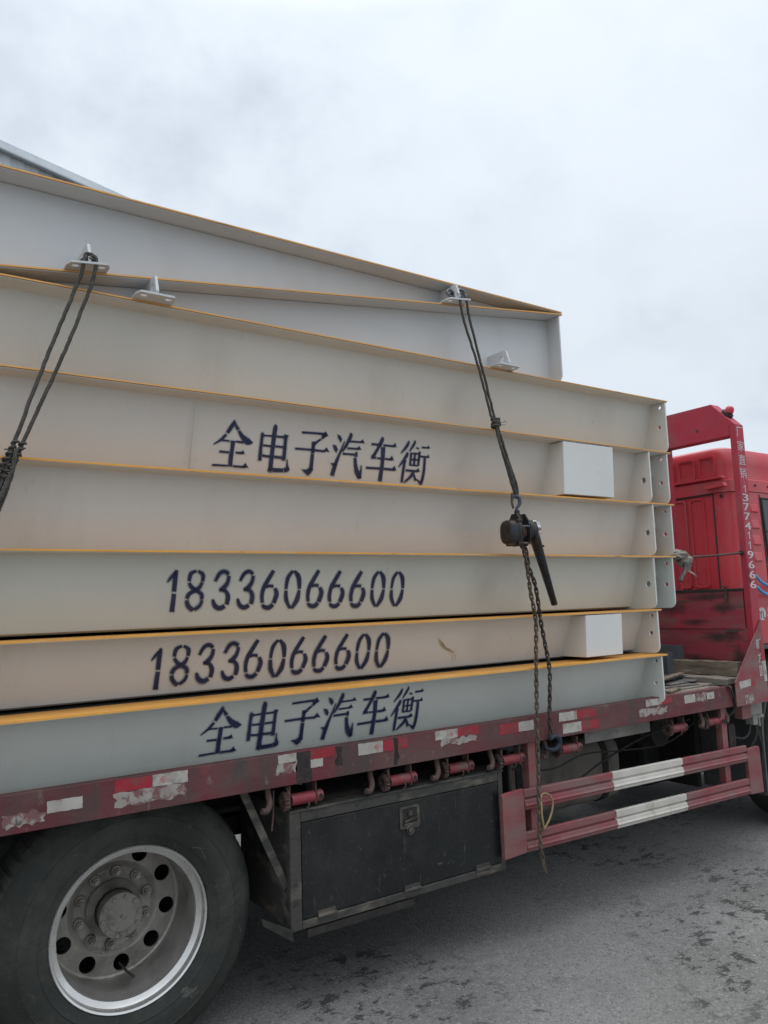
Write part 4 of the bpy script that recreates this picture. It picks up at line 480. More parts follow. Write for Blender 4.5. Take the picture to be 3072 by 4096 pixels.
DIGITS = {'1':[[(0.0042,0.0851),(0.0029,0.0815),(0.001,0.0764),(-0.001,0.0691),(-0.0024,0.0594),(-0.0029,0.045),(-0.0029,0.027),(-0.0027,0.0099),(-0.0026,-0.0019),(0.0144,-0.0038),(0.0144,0.0081),(0.0145,0.0252),(0.0146,0.0431),(0.0146,0.0571),(0.0144,0.0663),(0.0143,0.0734),(0.0141,0.0787),(0.014,0.0827)],[(-0.0016,-0.0112),(-0.0045,-0.0846),(0.0147,-0.0875),(0.0154,-0.0135)],[(-0.0239,0.0348),(-0.0214,0.0375),(-0.0179,0.0413),(-0.0138,0.0456),(-0.0097,0.0499),(-0.005,0.0548),(0.0004,0.0604),(0.0055,0.0656),(0.009,0.0693),(0.0002,0.0769),(-0.0032,0.0732),(-0.0081,0.0679),(-0.0133,0.0618),(-0.0177,0.0561),(-0.0208,0.0505),(-0.0232,0.0448),(-0.0251,0.0398),(-0.0264,0.0363)]],'8':[[(-0.002,0.085),(-0.0065,0.0841),(-0.0135,0.0828),(-0.0215,0.08),(-0.0286,0.0741),(-0.032,0.0651),(-0.0331,0.0551),(-0.0333,0.0461),(-0.0336,0.0401),(-0.0206,0.0377),(-0.0197,0.0436),(-0.0184,0.052),(-0.0167,0.0602),(-0.0148,0.0652),(-0.0122,0.068),(-0.0074,0.0712),(-0.0018,0.0739),(0.0024,0.076)],[(0.0067,0.0764),(0.0109,0.0734),(0.0166,0.0694),(0.0216,0.0652),(0.0238,0.0623),(0.0248,0.0583),(0.0255,0.0513),(0.0256,0.0438),(0.0258,0.0385),(0.039,0.0366),(0.0396,0.0418),(0.0406,0.0496),(0.0407,0.0587),(0.038,0.0681),(0.031,0.0753),(0.0229,0.0798),(0.0158,0.0826),(0.0111,0.0846)],[(-0.0304,0.029),(-0.0286,0.0255),(-0.026,0.0203),(-0.0226,0.0144),(-0.0184,0.009),(-0.0131,0.0046),(-0.0076,0.001),(-0.0027,-0.0017),(0.0006,-0.0036),(0.0077,0.0076),(0.0046,0.0098),(0.0003,0.0129),(-0.0041,0.0161),(-0.0077,0.019),(-0.0113,0.0223),(-0.0155,0.0266),(-0.0194,0.0307),(-0.0222,0.0337)],[(0.0267,0.0343),(0.0247,0.0308),(0.0219,0.0259),(0.0187,0.021),(0.0159,0.0174),(0.0129,0.0148),(0.0091,0.0121),(0.0053,0.0097),(0.0025,0.0079),(0.0116,-0.004),(0.0143,-0.0023),(0.0186,0.0002),(0.0235,0.0036),(0.0279,0.0081),(0.0311,0.0139),(0.0334,0.0202),(0.0351,0.0259),(0.0363,0.0297)],[(0.0007,0.0056),(-0.0041,0.0036),(-0.0113,0.0008),(-0.0193,-0.0029),(-0.0262,-0.0077),(-0.0309,-0.0141),(-0.0337,-0.0208),(-0.0354,-0.0265),(-0.0365,-0.0302),(-0.0228,-0.0361),(-0.0213,-0.0324),(-0.0193,-0.0274),(-0.0169,-0.0225),(-0.0143,-0.0191),(-0.0099,-0.016),(-0.0033,-0.0125),(0.0034,-0.0094),(0.0081,-0.0071)],[(0.0045,-0.0068),(0.0094,-0.0095),(0.0163,-0.0133),(0.0227,-0.0173),(0.026,-0.02),(0.0272,-0.0223),(0.0283,-0.027),(0.0288,-0.0323),(0.0293,-0.0363),(0.0426,-0.0373),(0.0428,-0.0335),(0.0431,-0.0276),(0.0423,-0.02),(0.0385,-0.0117),(0.0312,-0.0054),(0.0228,-0.0007),(0.0152,0.0028),(0.0102,0.0052)],[(-0.0352,-0.0416),(-0.0345,-0.0457),(-0.0335,-0.0518),(-0.0316,-0.0593),(-0.0278,-0.0671),(-0.0217,-0.0742),(-0.0146,-0.0805),(-0.008,-0.0857),(-0.0037,-0.0892),(0.0067,-0.0771),(0.0023,-0.0735),(-0.0038,-0.0685),(-0.0098,-0.0632),(-0.0139,-0.059),(-0.0165,-0.0549),(-0.019,-0.0495),(-0.0211,-0.044),(-0.0226,-0.0399)],[(0.033,-0.0407),(0.0316,-0.0447),(0.0297,-0.0504),(0.0274,-0.056),(0.0246,-0.0603),(0.0204,-0.0641),(0.0145,-0.0682),(0.0085,-0.0718),(0.0043,-0.0745),(0.0125,-0.0853),(0.0167,-0.0827),(0.023,-0.079),(0.0299,-0.0743),(0.0356,-0.0687),(0.0392,-0.0619),(0.0412,-0.0546),(0.0423,-0.0484),(0.0431,-0.0442)]],'3':[[(-0.0247,0.0354),(-0.0219,0.041),(-0.0178,0.0491),(-0.0132,0.0572),(-0.0089,0.0629),(-0.0048,0.0661),(-0.0004,0.0685),(0.0037,0.0698),(0.0065,0.0702),(0.0094,0.0696),(0.0143,0.0672),(0.0196,0.064),(0.0236,0.0616),(0.031,0.0715),(0.0274,0.0743),(0.022,0.0786),(0.0148,0.0831),(0.0062,0.0856),(-0.002,0.0848),(-0.0091,0.0821),(-0.0155,0.0779),(-0.0212,0.0721),(-0.0258,0.0642),(-0.0296,0.0547),(-0.0325,0.0458),(-0.0346,0.0398)],[(0.0244,0.06),(0.0235,0.0544),(0.0223,0.0465),(0.0207,0.0383),(0.0183,0.0316),(0.0149,0.0263),(0.0103,0.0211),(0.0057,0.0165),(0.0021,0.013),(-0.0003,0.0104),(-0.0031,0.008),(-0.0063,0.0059),(-0.0088,0.0043),(-0.0064,-0.0026),(-0.0033,-0.0031),(0.0017,-0.0038),(0.0082,-0.0034),(0.0147,-0.0006),(0.0201,0.0043),(0.025,0.0104),(0.0293,0.0176),(0.0328,0.0254),(0.0349,0.0342),(0.0358,0.0436),(0.0362,0.052),(0.0366,0.0576)],[(-0.0047,-0.0041),(0.0002,-0.0052),(0.0069,-0.0066),(0.0132,-0.0085),(0.017,-0.0108),(0.0196,-0.0141),(0.0224,-0.0189),(0.0246,-0.0245),(0.0261,-0.0299),(0.0265,-0.0368),(0.026,-0.0456),(0.025,-0.0542),(0.0244,-0.0603),(0.0412,-0.0643),(0.0422,-0.0583),(0.0438,-0.0495),(0.0449,-0.0393),(0.0443,-0.0294),(0.0416,-0.0207),(0.0374,-0.0128),(0.032,-0.0058),(0.0251,0.0002),(0.0164,0.0038),(0.0077,0.0051),(0.0003,0.0054),(-0.0045,0.0057)],[(0.0179,-0.0623),(0.0137,-0.0643),(0.0082,-0.067),(0.003,-0.0689),(0.0002,-0.0692),(-0.0023,-0.0685),(-0.0064,-0.0666),(-0.0107,-0.0639),(-0.0143,-0.0612),(-0.0181,-0.0569),(-0.0223,-0.0503),(-0.0261,-0.0434),(-0.0289,-0.0385),(-0.0374,-0.0403),(-0.0363,-0.0455),(-0.0349,-0.0533),(-0.0324,-0.0621),(-0.0282,-0.0703),(-0.022,-0.0769),(-0.0149,-0.082),(-0.0069,-0.0858),(0.0023,-0.0877),(0.0114,-0.0861),(0.0187,-0.0823),(0.0243,-0.0784),(0.028,-0.076)]],'6':[[(0.0048,0.0884),(0.0005,0.081),(-0.0058,0.0705),(-0.0126,0.0588),(-0.0185,0.0481),(-0.0236,0.0388),(-0.0285,0.0296),(-0.0329,0.0204),(-0.0363,0.0107),(-0.0384,0.0006),(-0.0394,-0.0094),(-0.0396,-0.0191),(-0.0393,-0.028),(-0.0381,-0.0366),(-0.0361,-0.0447),(-0.034,-0.0513),(-0.0327,-0.0557),(-0.0185,-0.0543),(-0.0196,-0.0497),(-0.0211,-0.0434),(-0.0225,-0.0364),(-0.0231,-0.0292),(-0.023,-0.0213),(-0.0223,-0.0126),(-0.021,-0.0037),(-0.019,0.0048),(-0.0159,0.013),(-0.0118,0.0215),(-0.0071,0.0304),(-0.0021,0.0397),(0.0035,0.0506),(0.0098,0.0624),(0.0156,0.0732),(0.0196,0.0807)],[(-0.0137,0.0086),(-0.0109,0.0094),(-0.0071,0.0106),(-0.003,0.0116),(0.0007,0.0121),(0.005,0.0119),(0.0103,0.0113),(0.0155,0.0105),(0.0191,0.01),(0.0193,0.0216),(0.0157,0.022),(0.0103,0.0226),(0.0041,0.0231),(-0.0018,0.023),(-0.0072,0.0221),(-0.0122,0.0206),(-0.0161,0.0192),(-0.0188,0.0182)],[(0.0228,0.0047),(0.0248,0.0),(0.0275,-0.0061),(0.0295,-0.0124),(0.0301,-0.0181),(0.029,-0.0261),(0.0264,-0.0369),(0.0234,-0.0474),(0.0213,-0.0548),(0.039,-0.0612),(0.0415,-0.054),(0.0453,-0.0434),(0.0487,-0.0315),(0.05,-0.0201),(0.0473,-0.0097),(0.0423,-0.0012),(0.0374,0.005),(0.0343,0.009)],[(0.0197,-0.0598),(0.0166,-0.0623),(0.0125,-0.0656),(0.0084,-0.0684),(0.0056,-0.0695),(0.0027,-0.0697),(-0.002,-0.0694),(-0.0069,-0.0686),(-0.0102,-0.068),(-0.0122,-0.0676),(-0.0151,-0.066),(-0.0182,-0.0636),(-0.0206,-0.0617),(-0.0284,-0.066),(-0.0274,-0.0685),(-0.0257,-0.0726),(-0.0223,-0.0776),(-0.0166,-0.0822),(-0.0097,-0.085),(-0.0023,-0.0868),(0.0056,-0.0875),(0.0139,-0.0865),(0.021,-0.0829),(0.0263,-0.078),(0.0301,-0.0736),(0.0326,-0.0707)]],'0':[[(-0.0143,0.0873),(-0.019,0.0825),(-0.0259,0.0756),(-0.0332,0.0666),(-0.0386,0.0558),(-0.0407,0.0426),(-0.0409,0.0278),(-0.0403,0.0144),(-0.04,0.0051),(-0.0282,0.0035),(-0.0274,0.0126),(-0.0263,0.0257),(-0.0246,0.0394),(-0.0223,0.0503),(-0.0186,0.059),(-0.0134,0.0675),(-0.0082,0.0752),(-0.0044,0.0807)],[(-0.0052,0.0808),(-0.0011,0.0754),(0.0045,0.0681),(0.0098,0.0601),(0.0138,0.0524),(0.0175,0.0418),(0.0215,0.0278),(0.0249,0.0142),(0.0274,0.0047),(0.041,0.0047),(0.0405,0.0142),(0.04,0.0281),(0.0383,0.0434),(0.0344,0.0573),(0.0268,0.0685),(0.0174,0.077),(0.0089,0.0831),(0.0033,0.0872)],[(-0.0398,-0.0037),(-0.0395,-0.0111),(-0.0392,-0.0218),(-0.038,-0.0343),(-0.0349,-0.0465),(-0.0286,-0.0582),(-0.0205,-0.0695),(-0.0128,-0.0792),(-0.0076,-0.0858),(0.0025,-0.0815),(-0.0015,-0.0743),(-0.0073,-0.0641),(-0.013,-0.0531),(-0.0173,-0.0433),(-0.0203,-0.0334),(-0.0229,-0.0221),(-0.0249,-0.0115),(-0.0264,-0.0041)],[(0.0283,-0.0017),(0.0266,-0.0095),(0.0242,-0.0205),(0.0214,-0.0323),(0.0183,-0.0425),(0.0143,-0.0522),(0.0092,-0.0631),(0.0041,-0.073),(0.0006,-0.08),(0.0111,-0.0863),(0.0164,-0.0804),(0.0241,-0.0718),(0.0321,-0.0614),(0.0381,-0.05),(0.0406,-0.0373),(0.0411,-0.0239),(0.0406,-0.0121),(0.0403,-0.004)]]}
WIDTH = 2.5; XL = -2.6
def web_y(z, zt, zb, yo): return yo+0.105+(zt-0.012-z)/(zt-0.012-zb)*0.09
def girder_profile(y0, y1, zt, zb):
    """inclined webs of one trough stiffener hanging from the deck"""
    a = (zt-0.0105-zb-0.03)
    return [(y0, zt-0.0105), (y0+0.086, zb+0.026), (y0+0.092, zb+0.010), (y0+0.105, zb+0.002), (y0+0.125, zb),
            (y1-0.125, zb), (y1-0.105, zb+0.002), (y1-0.092, zb+0.010), (y1-0.086, zb+0.026), (y1, zt-0.0105)]
def module(label, zt, zb, xe, zp, md=None, near=None, far=None, single=None, yo=0.0, box=None, text=None, digits=None, m=m_white, hole=0.018):
    t = thing('weighbridge_module', (0.8, 1.25+yo, zb), label, 'weighbridge module', 'weighbridge modules stacked on the truck bed')
    # deck plate: bare plate inside, orange painted margin
    mb = MB(); mb.box(XL, xe, yo, yo+0.20, zt-(0.006 if md else 0.008), zt); mb.build('deck_edge', md or m_deck, t)
    mb = MB(); mb.box(XL, xe, yo+WIDTH-0.20, yo+WIDTH, zt-0.008, zt); mb.build('deck_edge', m_deck, t)
    # underside of the margin is grey paint: a skin 1 mm below
    mb = MB(); mb.box(XL, xe-0.002, yo+0.004, yo+0.11, zt-0.0105, zt-0.0082); mb.build('deck_underside', m, t)
    mb = MB(); mb.box(XL, xe-0.001, yo+0.2005, yo+WIDTH-0.2005, zt-0.0075, zt-0.0005); mb.build('deck_plate', m_deckdark, t)
    px = single if single else near
    for (a, b) in ((0.105, 0.72), (0.98, 1.52), (1.78, WIDTH-0.105)):
        mb = MB(); mb.sweep(girder_profile(yo+a, yo+b, zt, zb), XL, px-0.004); mb.build('girder', m, t, smooth=35)
    # transverse end plates with bolt holes
    def plate(X, th, holes, deep=0.5, y0=0.004):
        r = 0.042; outer = [(yo+y0, zt-0.0125)]
        for i in range(7):
            g = math.pi+math.pi/2*i/6; outer.append((yo+y0+r+r*math.cos(g), zp+r+r*math.sin(g)))
        outer += [(yo+deep, zp), (yo+deep, zt-0.0125)]
        mb = MB(); mb.prism(outer, lambda a, b, q: (X+q, a, b), th, holes=[circle(yo+hy, hz, hr, 16) for hy, hz, hr in holes])
        mb.build('end_plate', m, t, bevel=0.0015); mb = MB()   # and its mirrored twin on the other side
        mb.prism([(2*yo+WIDTH-a, b) for a, b in outer], lambda a, b, q: (X+q, a, b), th)
        return mb.build('end_plate', m, t, bevel=0.0015)
    if single:
        plate(single-0.012, 0.012, [(0.045, zt-0.038, 0.011), (0.058, zt-0.168 if zt-zb > .28 else zt-0.145, 0.013)], deep=0.75)
    else:
        plate(near-0.012, 0.012, [(0.055, zb+0.145, hole)], deep=0.75)
        plate(far-0.012, 0.012, [(0.048, zt-0.045, 0.011), (0.058, zb+0.140, 0.013)], deep=0.75)
        mb = MB(); mb.box(near+0.001, far-0.0135, yo+0.125, yo+WIDTH-0.125, zb+0.19, zt-0.0115); mb.build('cross_beam', m, t)
        mb = MB(); mb.box(near+0.001, far-0.0135, yo+0.50, yo+WIDTH-0.50, zb+0.01, zb+0.188); mb.build('lower_beam', m_deckdark, t)  # dark colour stands in for the shadowed gap between the plates
    if box:
        x0, x1, z0, z1 = box; yb = lambda z: web_y(z, zt, zb, yo)
        mb = MB(); y0 = yo+0.002; k_ = 0.05*(z1-z0)
        vs = [(x0, y0, z0), (x1, y0, z0), (x1+k_, y0, z1), (x0+k_, y0, z1), (x0, yb(z0)+0.03, z0), (x1, yb(z0)+0.03, z0), (x1+k_, yb(z1)+0.03, z1), (x0+k_, yb(z1)+0.03, z1)]
        mb.add(vs, [(0, 1, 2, 3), (4, 7, 6, 5), (0, 4, 5, 1), (3, 2, 6, 7), (0, 3, 7, 4), (1, 5, 6, 2)])
        mb.build('junction_box', m_box, t, bevel=0.003)
    nrm = Vector((0, -(zt-0.012-zb), -0.09)).normalized()
    def on_web(x, z, d): p = Vector((x, web_y(z, zt, zb, yo), z))+nrm*d; return tuple(p)
    def stencil(name, polys):
        ink = MB(); sp = MB(); cov = []
        for P in polys:
            if sum(P[i][0]*P[(i+1) % len(P)][1]-P[(i+1) % len(P)][0]*P[i][1] for i in range(len(P))) < 0: P = P[::-1]
            n = len(P); ink.add([on_web(a, b, 0.0009) for a, b in P], tessellate_polygon([[Vector((a, b, 0)) for a, b in P]]))
            o = len(sp.v); g = random.uniform(0.005, 0.009)
            for k in range(2):
                for i in range(n):
                    e1 = Vector(P[i])-Vector(P[i-1]); e2 = Vector(P[(i+1) % n])-Vector(P[i])
                    nn_ = Vector((e1.y, -e1.x)).normalized()+Vector((e2.y, -e2.x)).normalized()
                    nn_ = nn_.normalized() if nn_.length > 1e-3 else Vector((0, 0))
                    sp.v.append(on_web(P[i][0]+nn_.x*g*k, P[i][1]+nn_.y*g*k-0.001*k, 0.0006-0.0002*k)); cov.append(0.0 if k else 0.75)
            sp.f += [(o+i, o+(i+1) % n, o+n+(i+1) % n, o+n+i) for i in range(n)]
        c = ink.build(name, m_ink, t)
        s = sp.build('paint_overspray', m_spray, c); set_cover(s, cov)
    if text:
        ax, az, kx, kz = text
        for lo, hi in ((-1, .262), (.262, .468), (.468, .690), (.690, .895), (.895, 1.06), (1.06, 2)):
            stencil('stencil_character', [[(ax+a*kx, az+b*kz) for a, b in P] for P in HANZI if lo <= sum(q[0] for q in P)/len(P) < hi])
    if digits:
        pos, k = digits
        for ch, (px_, pz_) in zip('18336066600', pos): stencil('stencil_digit', [[(px_+a*k, pz_+b*k) for a, b in P] for P in DIGITS[ch]])
    return t, on_web
G = 0.012
mA, owA = module('blank grey weighbridge module directly under the two wedge ramps', 2.962, 2.619+0.004, 4.300, 2.622, md=m_deckdull, single=4.285)
mB, owB = module('grey weighbridge module with Chinese lettering and a white box, high in the stack', 2.619, 2.282+0.004, 4.296, 2.285, md=m_deckdull, m=m_white_warm, near=4.080, far=4.262,
       box=(3.283, 3.712, 2.296, 2.604), text=(1.2475, 2.3228, 1, 1))
mb = MB(); mb.add([owB(1.150, 2.30, 0.0004), owB(1.157, 2.30, 0.003), owB(1.164, 2.30, 0.0004), owB(1.164, 2.59, 0.0004), owB(1.157, 2.59, 0.003), owB(1.150, 2.59, 0.0004)], [(0, 1, 4, 5), (1, 2, 3, 4)])
mb.build('weld_seam', m_white, mB)
mC, owC = module('blank grey weighbridge module at mid stack, behind the lever hoist', 2.282, 1.949+0.004, 4.286, 1.952, m=m_white_warm, near=4.080, far=4.262)
mD, owD = module('tall grey weighbridge module with a phone number and no white box', 1.949, 1.621+0.011, 4.262, 1.624, near=4.050, far=4.236,
       m=m_white_green, digits=([(1.063, 1.792), (1.156, 1.792), (1.275, 1.792), (1.389, 1.792), (1.502, 1.788), (1.62, 1.787), (1.733, 1.788), (1.849, 1.784), (1.968, 1.782), (2.087, 1.782), (2.202, 1.78)], 1.0))
mE, owE = module('shallow grey weighbridge module with both a phone number and a white box', 1.621, 1.351+0.010, 4.078, 1.354, m=m_white_warm, single=4.048,
       box=(3.382, 3.692, 1.372, 1.606), digits=([(0.998, 1.477), (1.092, 1.485), (1.202, 1.486), (1.315, 1.487), (1.42, 1.488), (1.538, 1.483), (1.644, 1.489), (1.758, 1.488), (1.875, 1.49), (1.989, 1.486), (2.101, 1.485)], 0.98))
mF, owF = module('bottom grey weighbridge module with Chinese lettering, resting on the truck bed', 1.351, 1.062, 4.050, 1.062, m=m_white_cool, single=4.004, yo=-0.04,
       text=(1.1663, 1.0945, 0.9526, 0.985))

# soft dark bands behind the sling and hoist, an ochre scuff low on the fifth plate
def ell(cx, cz, rx, rz, n=20): return [(cx+rx*math.cos(2*math.pi*i/n)*random.uniform(.9, 1.1), cz+rz*math.sin(2*math.pi*i/n)*random.uniform(.94, 1.06)) for i in range(n)]
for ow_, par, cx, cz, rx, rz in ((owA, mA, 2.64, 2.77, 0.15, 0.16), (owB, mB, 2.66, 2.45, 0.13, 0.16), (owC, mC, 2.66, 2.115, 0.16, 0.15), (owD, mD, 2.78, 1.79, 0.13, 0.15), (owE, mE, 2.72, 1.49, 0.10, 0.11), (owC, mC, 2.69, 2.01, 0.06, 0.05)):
    soft_patch('soft_dark_band', m_softdark, ell(cx, cz, rx, rz), lambda a, b: ow_(a, b, 0.0004), par, 0.95, 5)
soft_patch('seam_shade', m_softdark, [(1.148+0.035*math.cos(g)*(1 if math.cos(g) < 0 else .1), 2.445+0.15*math.sin(g)) for g in [2*math.pi*i/20 for i in range(20)]], lambda a, b: owB(a, b, 0.0004), mB, 0.95, 4)  # shading left of the weld seam, painted as a soft dark strip
soft_patch('ochre_scuff', m_ochre, [(2.425, 1.530), (2.440, 1.530), (2.480, 1.485), (2.560, 1.452), (2.575, 1.440), (2.555, 1.436), (2.49, 1.462), (2.450, 1.490)], lambda a, b: owE(a, b, 0.0005), mE, 0.6, 3)
for x in (2.553, 2.571): soft_patch('ochre_drip', m_ochre, [(x, 1.442), (x+.004, 1.442), (x+.003, 1.385), (x+.001, 1.383)], lambda a, b: owE(a, b, 0.0006), mE, 0.6, 2)

# ------------------------------------------------------------------ the two wedge ramps on top
def bracket(parent, x, zfun, base_out, eye=True, width=0.16):
    """lifting lug: base plate with two holes that overhangs the deck below, upright gusset with an eye"""
    z = zfun(x); sl = zfun(x+0.5)-zfun(x-0.5)
    def P(a, b, d): return (x+a, b, zfun(x+a)+0.001+d)
    yo_, yi = -base_out, 0.115; w_ = width/2
    outer = [(-w_, yi), (-w_, yo_+0.03), (-w_+0.012, yo_), (w_-0.012, yo_), (w_, yo_+0.03), (w_, yi)]
    mb = MB(); mb.prism(outer, P, 0.009, holes=[circle(-0.048, yo_+0.032, 0.015, 12, 0.011), circle(0.052, yo_+0.032, 0.015, 12, 0.011)])
    b = mb.build('bracket', m_ramp, parent, bevel=0.001)
    tri = [(0.114, 0.010), (yo_+0.012, 0.010), (yo_+0.006, 0.022), (yo_+0.03, 0.092), (yo_+0.055, 0.098), (0.114, 0.098)]
    mb = MB(); mb.prism(tri, lambda a, b_, q: (x-0.006+q, a, z+b_), 0.012, holes=[circle(yo_+0.062, 0.05, 0.018, 14)])
    g = mb.build('gusset', m_ramp, b, bevel=0.001)
    return b
zlow = lambda x: 2.962
def zslope(x): return 2.951+0.1264*(x-0.0)
XR = 3.356
rl = thing('weighbridge_ramp', (1.7, 1.25, 2.962), 'lower wedge ramp with a rounded end plate at its deep right end', 'ramp', 'wedge ramps nested on top of the load')
ru = thing('weighbridge_ramp', (1.7, 1.25, 3.10), 'upper wedge ramp, topmost piece of the load, tapering to a point at right', 'ramp', 'wedge ramps nested on top of the load')
def ramp_deck(t, zf, x0, x1, y0=0.0):
    for ya, yb in ((y0, y0+0.20), (y0+WIDTH-0.20, y0+WIDTH)):
        mb = MB(); mb.add([(x, y, zf(x)-d) for x in (x0, x1) for y in (ya, yb) for d in (0.0065, 0)], [(0, 1, 3, 2), (4, 6, 7, 5), (0, 4, 5, 1), (2, 3, 7, 6), (0, 2, 6, 4), (1, 5, 7, 3)])
        mb.build('deck_edge', m_deckdull, t)
    mb = MB(); mb.add([(x, y, zf(x)-d) for x in (x0, x1-0.002) for y in (y0+0.004, y0+0.11) for d in (0.0105, 0.0082)], [(0, 1, 3, 2), (4, 6, 7, 5), (0, 4, 5, 1), (2, 3, 7, 6), (0, 2, 6, 4), (1, 5, 7, 3)])
    mb.build('deck_underside', m_ramp, t)
    mb = MB(); mb.add([(x, y, zf(x)-d) for x in (x0, x1-0.002) for y in (y0+0.2005, y0+WIDTH-0.2005) for d in (0.0075, 0.0005)], [(0, 1, 3, 2), (4, 6, 7, 5), (0, 4, 5, 1), (2, 3, 7, 6), (0, 2, 6, 4), (1, 5, 7, 3)])
    mb.build('deck_plate', m_deckdark, t)
def ramp_web(t, zt, zb, x0, x1):
    for y in (0.105, WIDTH-0.115):
        mb = MB(); n = 24; vs = []
        for i in range(n+1):
            x = x0+(x1-x0)*i/n
            for yy in (y, y+0.010): vs += [(x, yy, zb(x)), (x, yy, max(zt(x)-0.0128, zb(x)+0.0005))]
        fs = []
        for i in range(n):
            a = 4*i; c = a+4
            fs += [(a, c, c+1, a+1), (a+2, a+3, c+3, c+2), (a, a+2, c+2, c), (a+1, c+1, c+3, a+3)]
        fs += [(0, 1, 3, 2), (4*n, 4*n+2, 4*n+3, 4*n+1)]
        mb.add(vs, fs); mb.build('web', m_ramp, t)
ztop = lambda x: 3.385
zsl = lambda x: min(zslope(x), 3.3745)
ramp_deck(rl, zsl, 0.21, XR)
ramp_web(rl, zsl, lambda x: 2.963, 0.24, XR-0.02)
outer = [(0.008, 3.361)]
for i in range(7):
    g = math.pi+math.pi/2*i/6; outer.append((0.008+0.045+0.045*math.cos(g), 2.965+0.045+0.045*math.sin(g)))
outer += [(0.5, 2.965), (0.5, 3.361)]
mb = MB(); mb.prism(outer, lambda a, b, q: (XR-0.028+q, a, b), 0.010); mb.build('end_plate', m_ramp, rl, bevel=0.0015); mb = MB(); mb.prism([(WIDTH-a, b) for a, b in outer], lambda a, b, q: (XR-0.028+q, a, b), 0.010)
mb.build('end_plate', m_ramp, rl, bevel=0.0015)
ramp_deck(ru, ztop, -0.15, XR-0.004)
ramp_web(ru, ztop, lambda x: max(zsl(x)+0.001, 2.963), -0.12, XR-0.12)
outer = [(0.008, 3.372), (0.008, 2.99), (0.5, 2.99), (0.5, 3.372)]
mb = MB(); mb.prism(outer, lambda a, b, q: (-0.13+q, a, b), 0.010); mb.build('end_plate', m_ramp, ru); mb = MB(); mb.prism([(WIDTH-a, b) for a, b in outer], lambda a, b, q: (-0.13+q, a, b), 0.010)
mb.build('end_plate', m_ramp, ru)
bracket(rl, 0.928, zlow, 0.080)
bracket(rl, 2.846, zlow, 0.072)
bracket(ru, 0.668, zslope, 0.075)
bracket(ru, 2.522, zslope, 0.065)

# ------------------------------------------------------------------ the truck
T = thing('flatbed_truck', (1.5, 1.25, 0), 'dusty red flatbed truck carrying the stacked grey steel load', 'truck')
# --- deck rails with reflective tape
RZ0, RZ1 = 0.966, 1.098
def rail(y, sgn):
    mb = MB(); mb.sweep([(y, RZ0), (y, RZ1), (y+sgn*0.05, RZ1), (y+sgn*0.05, RZ1-0.007), (y+sgn*0.007, RZ1-0.007), (y+sgn*0.007, RZ0+0.007), (y+sgn*0.05, RZ0+0.007), (y+sgn*0.05, RZ0)], -3.2, 4.752)
    return mb.build('side_rail', m_rail, T, bevel=0.002)
rail_o = rail(0.0, 1); rail(2.4, -1)
STK = [('w', .563, .682, 1.017, 1.058), ('r', .794, .934, 1.049, 1.094), ('l', .934, 1.072, 1.049, 1.094), ('t', .794, 1.061, 1.000, 1.046), ('t', .422, .554, .993, 1.033),
('w', 1.460, 1.546, 1.061, 1.095), ('t', 1.449, 1.550, 1.020, 1.060), ('b', 1.547, 1.611, .968, 1.096), ('r', 1.614, 1.734, 1.057, 1.095), ('w', 1.613, 1.674, 1.023, 1.057), ('b', 1.736, 1.772, 1.015, 1.094),
('l', 1.854, 1.987, 1.041, 1.092), ('r', 1.987, 2.044, 1.041, 1.091), ('r', 2.071, 2.125, 1.043, 1.091), ('b', 2.045, 2.069, .977, 1.094), ('l', 2.288, 2.426, 1.053, 1.095), ('r', 2.426, 2.560, 1.055, 1.095), ('t', 2.323, 2.544, 1.022, 1.052),
('r', 2.696, 2.831, 1.029, 1.080), ('w', 2.831, 2.940, 1.030, 1.079), ('w', 3.129, 3.269, 1.047, 1.093), ('r', 3.269, 3.424, 1.047, 1.092), ('w', 3.154, 3.300, .981, 1.033), ('r', 3.300, 3.441, .984, 1.031),
('w', 3.862, 4.006, 1.053, 1.092), ('r', 4.006, 4.110, 1.053, 1.092), ('t', 3.799, 4.061, 1.003, 1.040), ('w', 4.234, 4.345, 1.035, 1.084), ('t', 4.354, 4.460, 1.035, 1.078), ('w', 4.466, 4.546, 1.038, 1.080)]
rs = random.Random(3)
